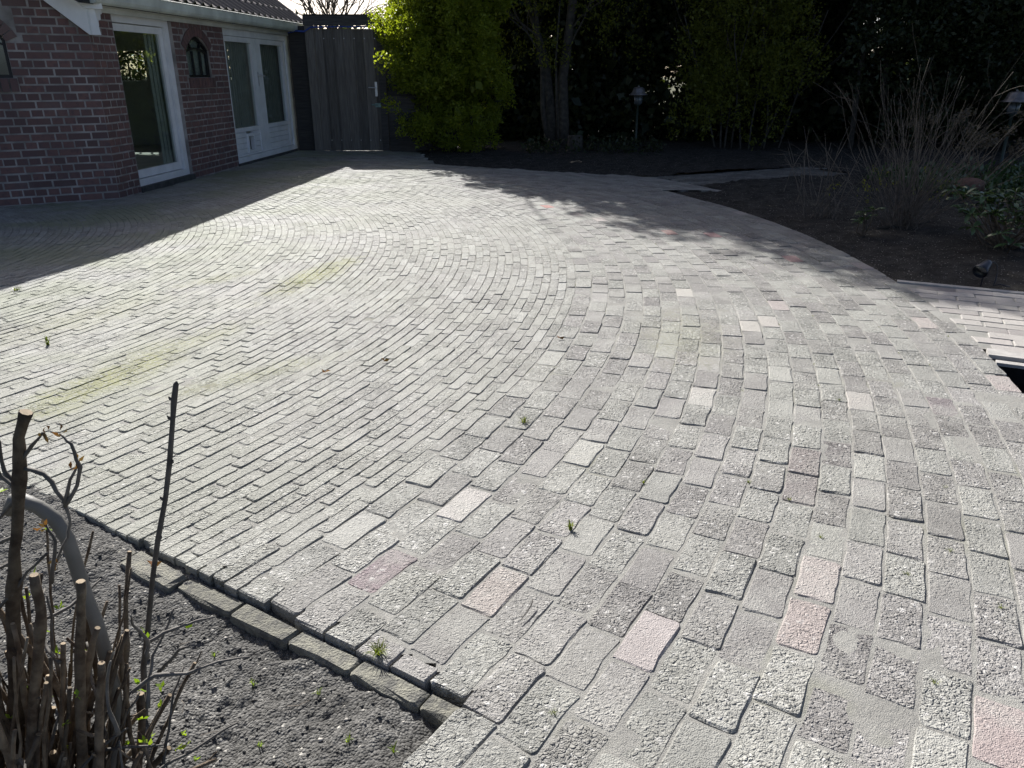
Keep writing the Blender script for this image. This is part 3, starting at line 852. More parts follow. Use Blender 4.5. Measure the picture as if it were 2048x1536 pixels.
def iron_window(fr, win, par, label):
    cx = (win[0] + win[1]) / 2; hw = (win[1] - win[0]) / 2
    wf = MB(); o0, o1 = -0.058, -0.022; t_ = 0.030
    arcp = [(win[0] + 2 * hw * k / 10, win[3] + (win[4] - win[3]) * math.sin(math.pi * k / 10)) for k in range(11)]
    wf.wbox(fr, win[0], win[0] + t_, o0, o1, win[2], win[3]); wf.wbox(fr, win[1] - t_, win[1], o0, o1, win[2], win[3])
    wf.wbox(fr, win[0] + t_, win[1] - t_, o0, o1, win[2], win[2] + t_)
    for k in range(10):
        a, b_ = arcp[k], arcp[k + 1]
        ci = lambda q: (cx + (q[0] - cx) * (1 - t_ / hw), win[3] + (q[1] - win[3]) * (1 - 1.3 * t_ / (win[4] - win[3])))
        wf.prism(fr, [a, ci(a), ci(b_), b_], o0, o1)
    o = wf.build('window', M['iron'], par); o['label'] = label
    wb = MB(); m_ = 0.011
    wb.wbox(fr, cx - hw * .3 - m_, cx - hw * .3 + m_, o0 + .005, o1 - .003, win[2] + t_, win[3] - .02); wb.wbox(fr, cx + hw * .36 - m_, cx + hw * .36 + m_, o0 + .005, o1 - .003, win[2] + t_, win[3] - .02)
    for k in range(8):
        x0 = win[0] + t_ + (2 * hw - 2 * t_) * k / 8; x1 = win[0] + t_ + (2 * hw - 2 * t_) * (k + 1) / 8
        zz = lambda x: win[3] - 0.06 + 0.065 * math.sin(math.pi * (x - win[0]) / (2 * hw))
        wb.prism(fr, [(x0, zz(x0)), (x1, zz(x1)), (x1, zz(x1) + .022), (x0, zz(x0) + .022)], o0 + .006, o1 - .002)
    wb.prism(fr, [(cx - .12, win[3] - .01), (cx - .10, win[3] - .01), (cx - .155, win[4] - .05), (cx - .175, win[4] - .06)], o0 + .006, o1 - .004)
    wb.prism(fr, [(cx + .10, win[3] - .01), (cx + .12, win[3] - .01), (cx + .175, win[4] - .06), (cx + .155, win[4] - .05)], o0 + .006, o1 - .004)
    wb.build('glazing_bar', M['iron'], o)
    g_ = MB(); g_.prism(fr, [(win[0], win[2]), (win[1], win[2]), *reversed(arcp)], -0.043, -0.040); g_.build('pane', M['glass'], o)
    return o
voussoirs(fs, WIN_S, 13, side); sill_bricks(fs, WIN_S, side, 0.03, 0.07)
iron_window(fs, WIN_S, house, 'small arched iron window between the two glass doors')
voussoirs(fg, WIN_G, 13, gable); sill_bricks(fg, WIN_G, gable, 0.03, 0.03)
iron_window(fg, WIN_G, house, 'black iron window in the gable wall')
b = MB(); b.prism(fs, [(WIN_S[0], WIN_S[2]), (WIN_S[1], WIN_S[2]), (WIN_S[1], WIN_S[4]), (WIN_S[0], WIN_S[4])], -0.075, -0.07); b.build('curtain', M['curtain'], house)

# tall glass door --------------------------------------------------
d1 = MB()
a0, a1, z0, z1 = D1
d1.wbox(fs, a0, a0 + 0.055, -0.14, -0.075, z0, z1); d1.wbox(fs, a1 - 0.10, a1, -0.14, -0.045, z0, z1)
d1.wbox(fs, a0 + 0.055, a1 - 0.10, -0.14, -0.045, z1 - 0.085, z1); d1.wbox(fs, a0 + 0.055, a1 - 0.10, -0.14, -0.038, z0, z0 + 0.075)
door1 = d1.build('tall_door_frame', M['white'], house)
s1 = MB(); b0, b1, y0, y1 = a0 + 0.058, a1 - 0.109, z0 + 0.084, z1 - 0.094
s1.wbox(fs, b0, b0 + 0.03, -0.12, -0.075, y0, y1); s1.wbox(fs, b1 - 0.085, b1, -0.12, -0.075, y0, y1)
s1.wbox(fs, b0 + 0.03, b1 - 0.085, -0.12, -0.075, y1 - 0.075, y1); s1.wbox(fs, b0 + 0.03, b1 - 0.085, -0.12, -0.075, y0, y0 + 0.09)
s1.build('door_sash', M['white'], door1)
b = MB(); b.wbox(fs, a0 + 0.056, a1 - 0.101, -0.135, -0.125, z0 + 0.076, y0 + .02); b.wbox(fs, b1 - .01, a1 - 0.101, -0.135, -0.125, y0 + .021, z1 - 0.086); b.wbox(fs, a0 + .056, b1 - .011, -0.135, -0.125, y1 - .01, z1 - 0.086); b.build('gap_shadow', M['iron'], door1)  # dark strips painting in the shadow gaps between frame and sash
b = MB(); b.wbox(fs, b0 + 0.02, b1 - 0.075, -0.101, -0.096, y0 + 0.08, y1 - 0.065); b.build('pane', M['glass'], door1)
b = MB(); b.wbox(fs, a0 - 0.0, a1 + 0.02, -0.05, 0.018, -0.02, z0 - 0.002); b.build('door_plinth', M['plinth'], house)

# double garden door ----------------------------------------------
a0, a1, z0, z1 = D2
G1 = (3.34, 4.27); G2 = (4.63, 5.56); GZ = (0.52, 1.72)
d2 = MB()
d2.wbox(fs, a0, 3.29, -0.13, -0.025, z0, z1); d2.wbox(fs, 5.70, a1, -0.13, -0.025, z0, z1)
d2.wbox(fs, 3.29, 5.70, -0.13, -0.025, 1.795, z1); d2.wbox(fs, 3.29, 5.70, -0.13, -0.015, z0, z0 + 0.075)
door2 = d2.build('double_door_frame', M['white'], house)
def leaf(s0, s1_, g_, name):
    m_ = MB(); o0, o1 = -0.11, -0.04
    m_.wbox(fs, s0, g_[0], o0, o1, 0.112, 1.79); m_.wbox(fs, g_[1], s1_, o0, o1, 0.112, 1.79)
    m_.wbox(fs, g_[0], g_[1], o0, o1, GZ[1], 1.79); m_.wbox(fs, g_[0], g_[1], o0, o1, 0.46, GZ[0])
    m_.wbox(fs, g_[0], g_[1], o0, o1, 0.112, 0.135)
    lf = m_.build(name, M['white'], door2)
    return lf
leaf(3.293, 4.445, G1, 'door_leaf'); leaf(4.452, 5.697, G2, 'door_leaf')
for g_, cut in ((G1, True), (G2, False)):
    for k in range(4):
        zb = 0.138 + k * 0.0805
        spans = [(g_[0], g_[1])]
        if cut and zb < 0.40: spans = [(g_[0], 3.735), (4.005, g_[1])]
        for q0, q1 in spans:
            b = MB(); b.wbox(fs, q0 + .001, q1 - .001, -0.10, -0.052, zb, zb + 0.0755); b.build('panel_board', M['white'], door2)
    b = MB(); b.wbox(fs, g_[0] - .005, g_[1] + .005, -0.078, -0.073, GZ[0] - .01, GZ[1] + .01); b.build('pane', M['glass'], door2)
cf = MB()
cf.wbox(fs, 3.737, 3.775, -0.11, -0.03, 0.14, 0.425); cf.wbox(fs, 3.965, 4.003, -0.11, -0.03, 0.14, 0.425)
cf.wbox(fs, 3.775, 3.965, -0.11, -0.03, 0.385, 0.425); cf.wbox(fs, 3.775, 3.965, -0.11, -0.03, 0.14, 0.18)
cf.build('cat_flap', M['white'], door2)['label'] = 'white cat flap with dark hatch'
b = MB(); b.wbox(fs, 3.775, 3.965, -0.10, -0.095, 0.18, 0.385); b.build('cat_flap_hatch', M['iron'], door2)
hd = MB(); hd.wbox(fs, 4.40, 4.428, -0.04, -0.03, 1.10, 1.31); hd.tube([fs(4.414, -0.03, 1.26), fs(4.414, 0.02, 1.26), fs(4.42, 0.03, 1.255), fs(4.53, 0.03, 1.25)], 0.010, 6)
hd.build('handle', M['steel'], door2)
b = MB(); b.wbox(fs, a0 - 0.02, a1 + 0.03, -0.05, 0.02, -0.02, z0 - 0.002); b.build('door_plinth', M['plinth'], house)

for q0, q1 in ((1.36, 1.66), (3.62, 4.36), (4.55, 5.68)):
    b = MB(); nn = max(6, int((q1 - q0) / .04))
    for k in range(nn):
        b.wbox(fs, q0 + (q1 - q0) * k / nn, q0 + (q1 - q0) * (k + 1) / nn, -0.165 - .014 * (k % 2), -0.158 - .014 * (k % 2), 0.10, 1.86)
    b.build('curtain', M['curtain'], house)

# eaves: fascia, gutter, brackets ----------------------------------
b = MB(); b.wbox(fs, -0.02, S_END + 0.05, 0.0, 0.03, 1.885, 1.99); b.build('fascia_board', M['fascia'], house)
b = MB(); b.wbox(fs, -0.02, S_END + 0.05, 0.031, 0.10, 1.935, 1.96); b.build('soffit', M['fascia'], house)
gt = MB(); prof = [(0.10, 2.075), (0.102, 1.975), (0.125, 1.948), (0.165, 1.943), (0.198, 1.96), (0.213, 1.99), (0.216, 2.065), (0.226, 2.078), (0.214, 2.085), (0.206, 2.072),
                   (0.203, 1.995), (0.19, 1.968), (0.165, 1.955), (0.128, 1.958), (0.112, 1.98), (0.108, 2.075)]
n = len(prof)
gt.add([fs(-0.10, o, z) for o, z in prof] + [fs(S_END + 0.08, o, z) for o, z in prof], [(i, (i + 1) % n, n + (i + 1) % n, n + i) for i in range(n)])
gutter = gt.build('gutter', M['gutter'], house)
for s in (-0.10, S_END + 0.07):
    b = MB(); b.prism(fs, [(s, 0), (s + 0.01, 0)], 0, 0) if False else b.add([fs(s, o, z) for o, z in prof[:8]] + [fs(s + 0.012, o, z) for o, z in prof[:8]],
        [tuple(range(8)), tuple(range(15, 7, -1))] + [(i, 8 + i, 8 + (i + 1) % 8, (i + 1) % 8) for i in range(8)]); b.build('gutter_end', M['gutter'], gutter)
for s in (1.15, 2.15, 3.15, 4.15, 5.15):
    b = MB()
    pp = [(o + (0.004 if o > 0.15 else -0.001), z - 0.004) for o, z in prof[1:8]]
    b.add([fs(s, o, z) for o, z in pp] + [fs(s + 0.025, o, z) for o, z in pp], [(i, i + 1, 7 + i + 1, 7 + i) for i in range(6)])
    b.build('gutter_bracket', M['gutter'], gutter)

# roof with dark pantiles -----------------------------------------
PIT = 0.74; cosp = 1 / math.hypot(1, PIT)
rf = MB()
rv = [fs(-0.3, 0.13, 2.06), fs(S_END + 0.1, 0.13, 2.06), fs(S_END + 0.1, -3.2, 2.06 + PIT * 3.33), fs(-2.2, -3.2, 2.06 + PIT * 3.33)]
rf.add(rv + [(x, y, z - 0.12) for x, y, z in rv], [(0, 1, 2, 3), (7, 6, 5, 4), (0, 4, 5, 1), (1, 5, 6, 2), (2, 6, 7, 3), (3, 7, 4, 0)])
roof = rf.build('roof', M['tile'], house)
TW, TL = 0.232, 0.34
def tile_me():
    m_ = bpy.data.meshes.new('roof_tile')
    pr = [(0, 0.030), (0.02, 0.042), (0.04, 0.030), (0.055, 0.010), (0.12, 0.0), (0.19, 0.008), (0.225, 0.030), (0.24, 0.034)]
    v = []; f = []
    for t_, lift in ((0, 0.028), (TL + 0.05, 0.0)):
        for x, h in pr: v.append((x, t_ * cosp, t_ * cosp * PIT + (h + lift)))
    for x, h in pr: v.append((x, 0, h + 0.012))
    k = len(pr)
    for i in range(k - 1):
        f.append((i, i + 1, k + i + 1, k + i)); f.append((2 * k + i, 2 * k + i + 1, i + 1, i))
    f.append((k - 1, 2 * k + k - 1, 2 * k - 1)); 
    m_.from_pydata(v, [], f); m_.materials.append(M['tile']); m_.update(); return m_
tme = tile_me()
ra = math.atan2(SD[1], SD[0])
for r in range(9):
    for k in range(27):
        a = S_END + 0.08 - (k + 1) * TW; t_ = r * TL * cosp
        p = fs(a, 0.17 - t_, 2.075 + PIT * t_)
        if a < -0.1 - t_ * 0.45: continue
        o = link('roof_tile', tme, roof, (p[0] - C0[0], p[1] - C0[1], p[2])); o.rotation_euler = (0, 0, ra)
b = MB()
e0 = fs(S_END + 0.11, 0.17, 2.06); e1 = fs(S_END + 0.11, -3.2, 2.06 + PIT * 3.37)
b.hexa([(e0[0], e0[1], e0[2] - .08), (e0[0] + SD[0] * .05, e0[1] + SD[1] * .05, e0[2] - .08), (e1[0] + SD[0] * .05, e1[1] + SD[1] * .05, e1[2] - .08), (e1[0], e1[1], e1[2] - .08),
        (e0[0], e0[1], e0[2] + .07), (e0[0] + SD[0] * .05, e0[1] + SD[1] * .05, e0[2] + .07), (e1[0] + SD[0] * .05, e1[1] + SD[1] * .05, e1[2] + .07), (e1[0], e1[1], e1[2] + .07)])
b.build('verge_tile', M['tile'], roof)

# white barge boards on the gable ---------------------------------
b = MB(); sl = RAKE; wv = 0.30
b.prism(fg, [(0.0, RZ), (TG + 0.2, RZ + sl * (TG + 0.2)), (TG + 0.2, RZ + sl * (TG + 0.2) + wv), (-0.08, RZ + wv - 0.02), (-0.105, RZ)], 0.03, 0.065)
barge = b.build('barge_board', M['white'], house)
b = MB(); b.prism(fg, [(0.0, RZ + .242), (TG + .2, RZ + .242 + sl * (TG + .2)), (TG + .2, RZ + .36 + sl * (TG + .2)), (-0.15, RZ + .36), (-0.16, RZ + .242)], 0.067, 0.11)
b.build('cover_board', M['white'], barge)
b = MB(); b.prism(fs, [(-0.05, 1.66), (0.02, 1.665), (0.02, 1.70), (0.055, 1.70), (0.06, 1.745), (0.10, 1.75), (0.105, 1.80), (0.15, 1.81), (0.16, 1.86), (0.19, 1.87), (0.19, 1.93), (-0.05, 1.93)], 0.031, 0.062)
b.build('eaves_bracket', M['white'], barge)
b = MB(); b.prism(fg, [(-0.16, RZ + .36), (TG + .2, RZ + .36 + sl * (TG + .2)), (TG + .2, RZ + .42 + sl * (TG + .2)), (-0.18, RZ + .42)], -0.6, 0.13); b.build('gable_verge', M['tile'], roof)

# the room behind the glass ---------------------------------------
rm = MB(); DEP = 3.6
rm.wbox(fs, 0.3, S_END, -DEP - 0.2, -0.261, -0.02, 0.05)
rm.wbox(fs, -1.0, S_END, -DEP - 0.2, -0.20, 2.30, 2.36)
rm.wbox(fs, -0.2, S_END, -DEP - 0.2, -DEP, 0.05, 2.3)
for o0, o1, zz0, zz1 in ((-1.15, -0.261, .05, 2.3), (-1.55, -1.15, .05, 1.18), (-1.55, -1.15, 1.80, 2.3), (-2.75, -1.55, .05, 2.3), (-3.35, -2.75, .05, 1.16), (-3.35, -2.75, 1.66, 2.3), (-3.6, -3.35, .05, 2.3)):
    rm.wbox(fs, S_END - 0.2, S_END - 0.002, o0, o1, zz0, zz1)
rm.build('room', M['plaster'], house)
fe = lambda a, o, z: fs(S_END - 0.1 - o, a, z)
iron_window(fe, (-3.35, -2.75, 1.16, 1.5, 1.66), house, 'arched window seen through the tall glass door')
om = root('window_ornament', 'string of small white beads hanging behind the right pane of the double door', 'ornament', fs(5.0, -0.135, 1.2))
b = MB(); b.tube([fs(5.0, -0.135, 1.66), fs(5.0, -0.135, 0.62)], 0.003, 4); b.build('string', M['bead'], om)
for z, r_ in ((1.31, .03), (1.20, .045), (1.14, .03), (0.85, .016), (0.74, .016), (0.62, .03)):
    b = MB(); b.lathe(fs(5.0, -0.135, z), [(0.002, -r_), (r_ * .7, -r_ * .6), (r_, 0), (r_ * .7, r_ * .6), (0.002, r_)], 8); b.build('bead', M['bead'], om)

# ------------------------------------------------------------------ gate, fence, beam
GY = 14.42
gate = root('garden_gate', 'tall weathered grey wooden gate with steel handle beside the house', 'gate', (-2.87, GY, 0))
n_b = 6; x0, x1 = -3.37, -2.33; pit = (x1 - x0) / n_b
for k in range(n_b):
    a = x0 + k * pit
    b = MB(); j0, j1 = rnd.uniform(-.006, .006), rnd.uniform(-.006, .006)
    b.hexa([(a + j0, GY, .003 + abs(j0)), (a + .138 + j0, GY, .003), (a + .138 + j0, GY + .018, .003), (a + j0, GY + .018, .003), (a + j1, GY, 1.985 + j1), (a + .138 + j1, GY, 1.985), (a + .138 + j1, GY + .018, 1.985), (a + j1, GY + .018, 1.985)])
    b.build('board', M['wood'], gate)
    b = MB(); b.box(a + .112 + j1, a + .212 + j1, GY + .021, GY + .037, .002, 1.99); b.build('board', M['wood'], gate)
    for z in (1.84, .18):
        b = MB(); b.lathe((a + .157, GY + .021, z), [(.001, 0), (.008, 0)], 6); 
        v = [(a + .157 + .009 * math.cos(q * 1.0472), GY + .017, z + .009 * math.sin(q * 1.0472)) for q in range(6)]
        b = MB(); b.add(v + [(x, y + .005, z_) for x, y, z_ in v], [tuple(range(5, -1, -1))] + [(i, (i + 1) % 6, 6 + (i + 1) % 6, 6 + i) for i in range(6)]); b.build('screw', M['steel'], gate)
for z in (0.25, 1.0, 1.78):
    b = MB(); b.box(x0, x1, GY + .039, GY + .08, z - .05, z + .05); b.build('rail', M['darkwood'], gate)
b = MB(); b.box(-2.385, -2.345, GY - .012, GY - .002, .915, 1.15)
b.tube([(-2.365, GY - .01, 1.055), (-2.365, GY - .06, 1.055), (-2.38, GY - .065, 1.055), (-2.49, GY - .065, 1.06)], .010, 6); b.build('handle', M['steel'], gate)
b = MB(); b.box(-2.40, -2.30, GY - .012, GY - .002, .735, .80); b.tube([(-2.46, GY - .012, .775), (-2.34, GY - .012, .775)], .012, 6); b.build('latch', M['verdigris'], gate)
beam = root('gate_beam', 'dark overhead wooden beam spanning above the gate', 'beam', (-2.87, GY, 2.1))
b = MB(); b.box(-3.53, -2.33, GY - .02, GY + .03, 2.04, 2.195); b.build('front_board', M['darkwood'], beam)
b = MB(); b.box(-3.55, -2.20, GY + .031, GY + .09, 2.05, 2.18); b.build('back_board', M['darkwood'], beam)
b = MB(); b.box(-3.54, -2.2, GY - .03, GY + .10, 2.197, 2.212); b.build('cap_strip', M['darkwood'], beam)
post = root('gate_post', 'wide dark post filling the gap between house and gate', 'post', (-3.5, GY, 0))
b = MB(); b.box(-3.52, -3.372, GY - .01, GY + .07, -.3, 2.038); b.build('post_board', M['wood'], post)
b = MB(); b.box(-3.82, -3.522, GY + .05, GY + .09, -.3, 2.036); b.build('side_board', M['darkwood'], post)
b = MB(); b.box(-2.31, -2.19, GY + .01, GY + .10, -.3, 2.036)
tag(b.build('gate_post', M['darkwood']), 'slim dark post on the handle side of the gate', 'post')
tp = MB()
tpz = [(-3.80, 1.925), (-3.66, 1.955), (-3.52, 1.945), (-3.40, 2.012), (-3.2, 2.016), (-2.9, 2.02), (-2.6, 2.018), (-2.42, 2.022)]
for (xa, za), (xb, zb) in zip(tpz, tpz[1:]):
    tp.hexa([(xa, GY - .04, za - .012), (xb, GY - .04, zb - .012), (xb, GY + .02, zb - .006), (xa, GY + .02, za - .006), (xa, GY - .045, za + .012), (xb, GY - .045, zb + .012), (xb, GY + .02, zb + .014), (xa, GY + .02, za + .014)])
tag(tp.build('plastic_sheet', M['tarp']), 'strip of blue plastic sheet tucked under the gate beam', 'plastic sheet')
fence = root('plank_fence', 'dark horizontal plank fence half hidden behind the lime green bush', 'fence', (-1.4, GY, 0))
for k in range(16):
    z = -0.04 + k * 0.137
    b = MB(); b.hexa([(-2.185, GY + .03, z), (-1.0, GY + .03, z), (-1.0, GY + .05, z), (-2.185, GY + .05, z), (-2.185, GY + .055, z + .15), (-1.0, GY + .055, z + .15), (-1.0, GY + .07, z + .15), (-2.185, GY + .07, z + .15)])
    b.build('plank', M['darkwood'], fence)
b = MB(); b.box(-1.12, -1.03, GY + .072, GY + .16, -.3, 2.1); b.build('post', M['darkwood'], fence)
# ------------------------------------------------------------------ leaves
def leaf_mesh(C, D, size, aspect=0.5, fold=0.18):
    """one folded leaf (a quad) per row: base C, direction D, length size"""
    n = len(C)
    D = D / (np.linalg.norm(D, axis=1, keepdims=True) + 1e-9)
    up = rng.normal(size=(n, 3)); S = np.cross(D, up); S /= (np.linalg.norm(S, axis=1, keepdims=True) + 1e-9)
    Nn = np.cross(S, D)
    L_ = size[:, None]; w_ = L_ * aspect * 0.5
    mid = C + D * L_ * 0.5
    V = np.stack([C, mid + S * w_ + Nn * L_ * fold, C + D * L_, mid - S * w_ + Nn * L_ * fold], 1).reshape(-1, 3)
    F = np.arange(4 * n).reshape(n, 4)
    return V, F

def sprigs(centres, out, k, spread, size, up=0.3, sd=0.25):
    """k leaves round every sprig"""
    n = len(centres)
    C = np.repeat(centres, k, 0) + rng.normal(size=(n * k, 3)) * spread
    D = np.repeat(out, k, 0) * 0.7 + rng.normal(size=(n * k, 3)) * 0.75 + np.array([0, 0, up])
    sz = size * np.clip(rng.normal(1, sd, n * k), 0.45, 1.7)
    return C, D, sz

def shell(lumps, n, inner=0.72):
    """points in the outer shell of overlapping lumps (centre, radii)"""
    Lc = np.array([l[0] for l in lumps]); Lr = np.array([l[1] for l in lumps])
    wgt = (Lr[:, 0] * Lr[:, 2] + Lr[:, 1] * Lr[:, 2] + Lr[:, 0] * Lr[:, 1]); wgt = wgt / wgt.sum()
    idx = rng.choice(len(lumps), n, p=wgt)
    d = rng.normal(size=(n, 3)); d /= np.linalg.norm(d, axis=1, keepdims=True)
    rad = inner + (1.04 - inner) * rng.random((n, 1)) ** 0.6
    P = Lc[idx] + d * Lr[idx] * rad
    keep = P[:, 2] > 0.04
    return P[keep], d[keep]

def box_lumps(x0, x1, y0, y1, z0, z1, n, r0, r1, fx=None):
    out = []
    for _ in range(n):
        z = rnd.uniform(z0, z1); r = rnd.uniform(r0, r1)
        xa, xb = (x0, x1) if fx is None else fx(z)
        x = rnd.uniform(xa + r * .9, max(xa + r * .9 + .01, xb - r * .9)); y = rnd.uniform(y0 + r * .7, max(y0 + r * .7 + .01, y1 - r * .7))
        out.append(((x, y, z), (r, r * .85, r * rnd.uniform(.8, 1.1))))
    return out

def foliage(name, lumps, n, k, spread, size, mat, parent, up=0.3, aspect=0.5, inner=0.72):
    P, d = shell(lumps, n, inner)
    gap = vnoise(P[:, 0] + P[:, 1] * .7, P[:, 2], 2.6, 131) + .6 * vnoise(P[:, 0] + P[:, 1] * .7, P[:, 2], 6.0, 133)
    k_ = gap > -.26
    P, d = P[k_], d[k_]
    C, D, sz = sprigs(P, d, k, spread, size, up)
    V, F = leaf_mesh(C, D, sz, aspect)
    return np_mesh(name, V, F, mat, parent)

def wander(p, d, length, steps, jit, r0, r1, bend=(0, 0, 0)):
    P = [Vector(p)]; d = Vector(d).normalized(); rr = [r0]
    for i in range(steps):
        d = (d + Vector((rnd.gauss(0, jit), rnd.gauss(0, jit), rnd.gauss(0, jit))) + Vector(bend)).normalized()
        P.append(P[-1] + d * length / steps); rr.append(r0 + (r1 - r0) * (i + 1) / steps)
    return P, rr

def branch(mb, p, d, length, r, depth, jit=0.14, n=4, spread=0.6, kids=(2, 4), up=0.05):
    P, rr = wander(p, d, length, 5, jit, r, r * 0.6, (0, 0, up))
    mb.tube(P, rr, n, cap=False)
    if depth == 0: return
    for _ in range(rnd.randint(*kids)):
        i = rnd.randint(2, 5); dd = (P[i] - P[i - 1]).normalized()
        dd = (dd + Vector((rnd.gauss(0, spread), rnd.gauss(0, spread), rnd.gauss(0.1, spread)))).normalized()
        branch(mb, P[i], dd, length * rnd.uniform(.5, .75), rr[i] * .62, depth - 1, jit, max(3, n - 1), spread, kids, up)

# the tall lime green bush beside the gate
lime = root('lime_bush', 'tall bright lime green bush growing beside the wooden gate', 'bush', (-1.15, 14.2, 0))
def fx(z): return (-2.17 + max(0, 0.95 - z) * 0.72, -0.18 - max(0, 0.8 - z) * 0.45)
lum = box_lumps(0, 0, 13.55, 15.1, 0.42, 3.2, 64, 0.24, 0.42, fx) + [((-1.45 + .2 * k, 13.9 + rnd.uniform(0, .3), rnd.uniform(.16, .34)), (.2, .2, .22)) for k in range(6)]
for k in range(60):       # sprays that stick out of the outline
    z = rnd.uniform(.4, 3.2); xa, xb = fx(z); u = rnd.random()
    p = (xa + rnd.uniform(.02, .14), rnd.uniform(13.7, 14.8), z) if u < .35 else ((xb + rnd.uniform(-.05, .14), rnd.uniform(13.7, 14.6), z) if u < .6 else (rnd.uniform(xa, xb), 13.5 + rnd.uniform(-.12, .05), z))
    lum.append((p, (rnd.uniform(.08, .16),) * 3))
foliage('foliage', lum, 16000, 6, 0.035, 0.050, M['leaf_lime'], lime, 0.35, 0.55)
foliage('upper_foliage', box_lumps(0, 0, 13.7, 15.2, 3.1, 5.4, 34, 0.36, 0.56, fx), 4300, 5, 0.06, 0.095, M['leaf_lime'], lime, 0.3, 0.6)
foliage('top_sprays', box_lumps(0, 0, 13.7, 15.2, 5.2, 7.6, 46, 0.18, 0.42, lambda z: (-2.05, 0.6)), 2900, 4, 0.06, 0.09, M['leaf_lime'], lime, 0.3, 0.5, 0.4)
mb = MB()
for k in range(9):
    P, rr = wander((-1.2 + rnd.uniform(-.3, .5), 14.4 + rnd.uniform(-.2, .3), -.05), (rnd.gauss(0, .06), rnd.gauss(0, .05), 1), 5.6, 9, .05, .03, .012); mb.tube(P, rr, 5)
mb.build('stem', M['bark'], lime)
pts = box_lumps(0, 0, 13.9, 14.95, 0.9, 4.3, 22, 0.34, 0.5, lambda z: (-2.0, -0.3))
P, d = shell(pts, 3600, 0.15); C, D, sz = sprigs(P, d, 4, 0.1, 0.13, 0.1)
V, F = leaf_mesh(C, D, sz, 0.7); np_mesh('inner_foliage', V, F, M['leaf_lime'], lime)

# the dark hedge behind everything
hedge = root('dark_hedge', 'tall dark evergreen hedge closing off the back of the garden', 'hedge', (5, 17.2, 0))
hl = box_lumps(-2.1, 13.5, 16.3, 17.9, 0.3, 3.3, 124, 0.5, 0.8) ; hh = box_lumps(-2.1, 13.5, 16.2, 18.0, 3.2, 8.0, 90, 0.7, 1.1)
foliage('foliage', hl, 11000, 5, 0.07, 0.12, M['leaf_dark'], hedge, 0.2, 0.65, 0.5)
foliage('upper_foliage', hh, 7000, 5, 0.12, 0.22, M['leaf_dark'], hedge, 0.2, 0.65, 0.4)
foliage('inner_foliage', box_lumps(-2.1, 13.5, 16.9, 18.6, 0.2, 6.3, 94, 0.7, 1.0), 7500, 4, 0.2, 0.36, M['leaf_dark'], hedge, 0.1, 0.7, 0.2)
foliage('base_foliage', [((x, 16.6 + rnd.uniform(-.2, .5), rnd.uniform(.1, .7)), (.6, .5, .5)) for x in np.arange(-1.8, 13.5, .3)], 5400, 4, 0.1, 0.17, M['leaf_dark'], hedge, 0.1, 0.65, 0.3)
mb = MB()
for k in range(16):
    P, rr = wander((-0.6 + k * .85 + rnd.uniform(-.2, .2), 17.1, -.1), (rnd.gauss(0, .05), 0, 1), 6.5, 8, .04, .06, .03); mb.tube(P, rr, 5)
mb.build('stem', M['bark'], hedge)

# leafy bush in the middle of the back border
mid = root('yellow_green_bush', 'loose yellow green bush standing behind the first garden lamp', 'bush', (4.1, 14.6, 0))
ml = box_lumps(2.75, 5.5, 14.0, 15.3, 0.35, 3.1, 44, 0.3, 0.5); mh = box_lumps(2.6, 5.7, 14.0, 15.5, 3.0, 6.6, 40, .45, .7)
foliage('foliage', ml, 6000, 5, 0.05, 0.058, M['leaf_mid'], mid, 0.35)
foliage('upper_foliage', mh, 3400, 5, 0.09, 0.11, M['leaf_mid'], mid, 0.3)
mb = MB()
for k in range(9): branch(mb, (4.1 + rnd.uniform(-.8, .8), 14.8 + rnd.uniform(-.2, .2), -.05), (rnd.gauss(0, .22), rnd.gauss(0, .15), 1), 2.4, .02, 1, .08, 4, .4, (2, 3))
mb.build('stem', M['bark'], mid)

# dark evergreen at the far end
ev = root('dark_evergreen', 'dark evergreen shrub rising behind the bare twiggy bush', 'shrub', (7.6, 14.2, 0))
el = box_lumps(5.5, 10.5, 13.3, 15.2, 0.3, 3.1, 56, 0.4, 0.65); eh = box_lumps(5.3, 11, 13.3, 15.6, 3.0, 7.2, 50, .6, .9)
foliage('foliage', el, 6500, 5, 0.06, 0.085, M['leaf_dark'], ev, 0.25, 0.55, 0.6)
foliage('upper_foliage', eh, 4500, 5, 0.11, 0.15, M['leaf_dark'], ev, 0.25, 0.55, 0.5)
mb = MB()
for k in range(7):
    P, rr = wander((6.2 + k * .6, 14.7 + rnd.uniform(0, .3), -.1), (rnd.gauss(0, .04), rnd.gauss(0, .04), 1), 5.5, 8, .06, .05, .02); mb.tube(P, rr, 5)
mb.build('stem', M['bark'], ev)

# forked tree in the shade
tree = root('forked_tree', 'shaded tree with two leaning grey trunks rising from the back bed', 'tree', (0.85, 15.5, 0))
mb = MB()
mb.tube([(0.98, 15.45, -.05), (0.965, 15.45, .5), (0.94, 15.45, 1.2), (1.03, 15.45, 1.9), (1.10, 15.45, 2.6), (1.22, 15.5, 4.2), (1.2, 15.6, 6.0)], [.125, .115, .095, .085, .08, .06, .03], 9)
mb.tube([(0.78, 15.55, -.05), (0.74, 15.55, .5), (0.66, 15.55, 1.1), (0.62, 15.55, 1.5), (0.45, 15.55, 2.0), (0.15, 15.6, 2.9), (-.2, 15.6, 4.6)], [.14, .12, .10, .08, .06, .05, .02], 9)
mb.tube([(0.70, 15.5, -.02), (0.585, 15.5, .6), (0.56, 15.5, 1.4), (0.42, 15.5, 2.4), (.3, 15.5, 3.6)], [.06, .05, .045, .035, .02], 7)
mb.tube([(0.88, 15.3, 0), (0.83, 15.3, .8), (0.80, 15.3, 1.5), (0.86, 15.3, 2.6)], [.03, .025, .02, .012], 6)
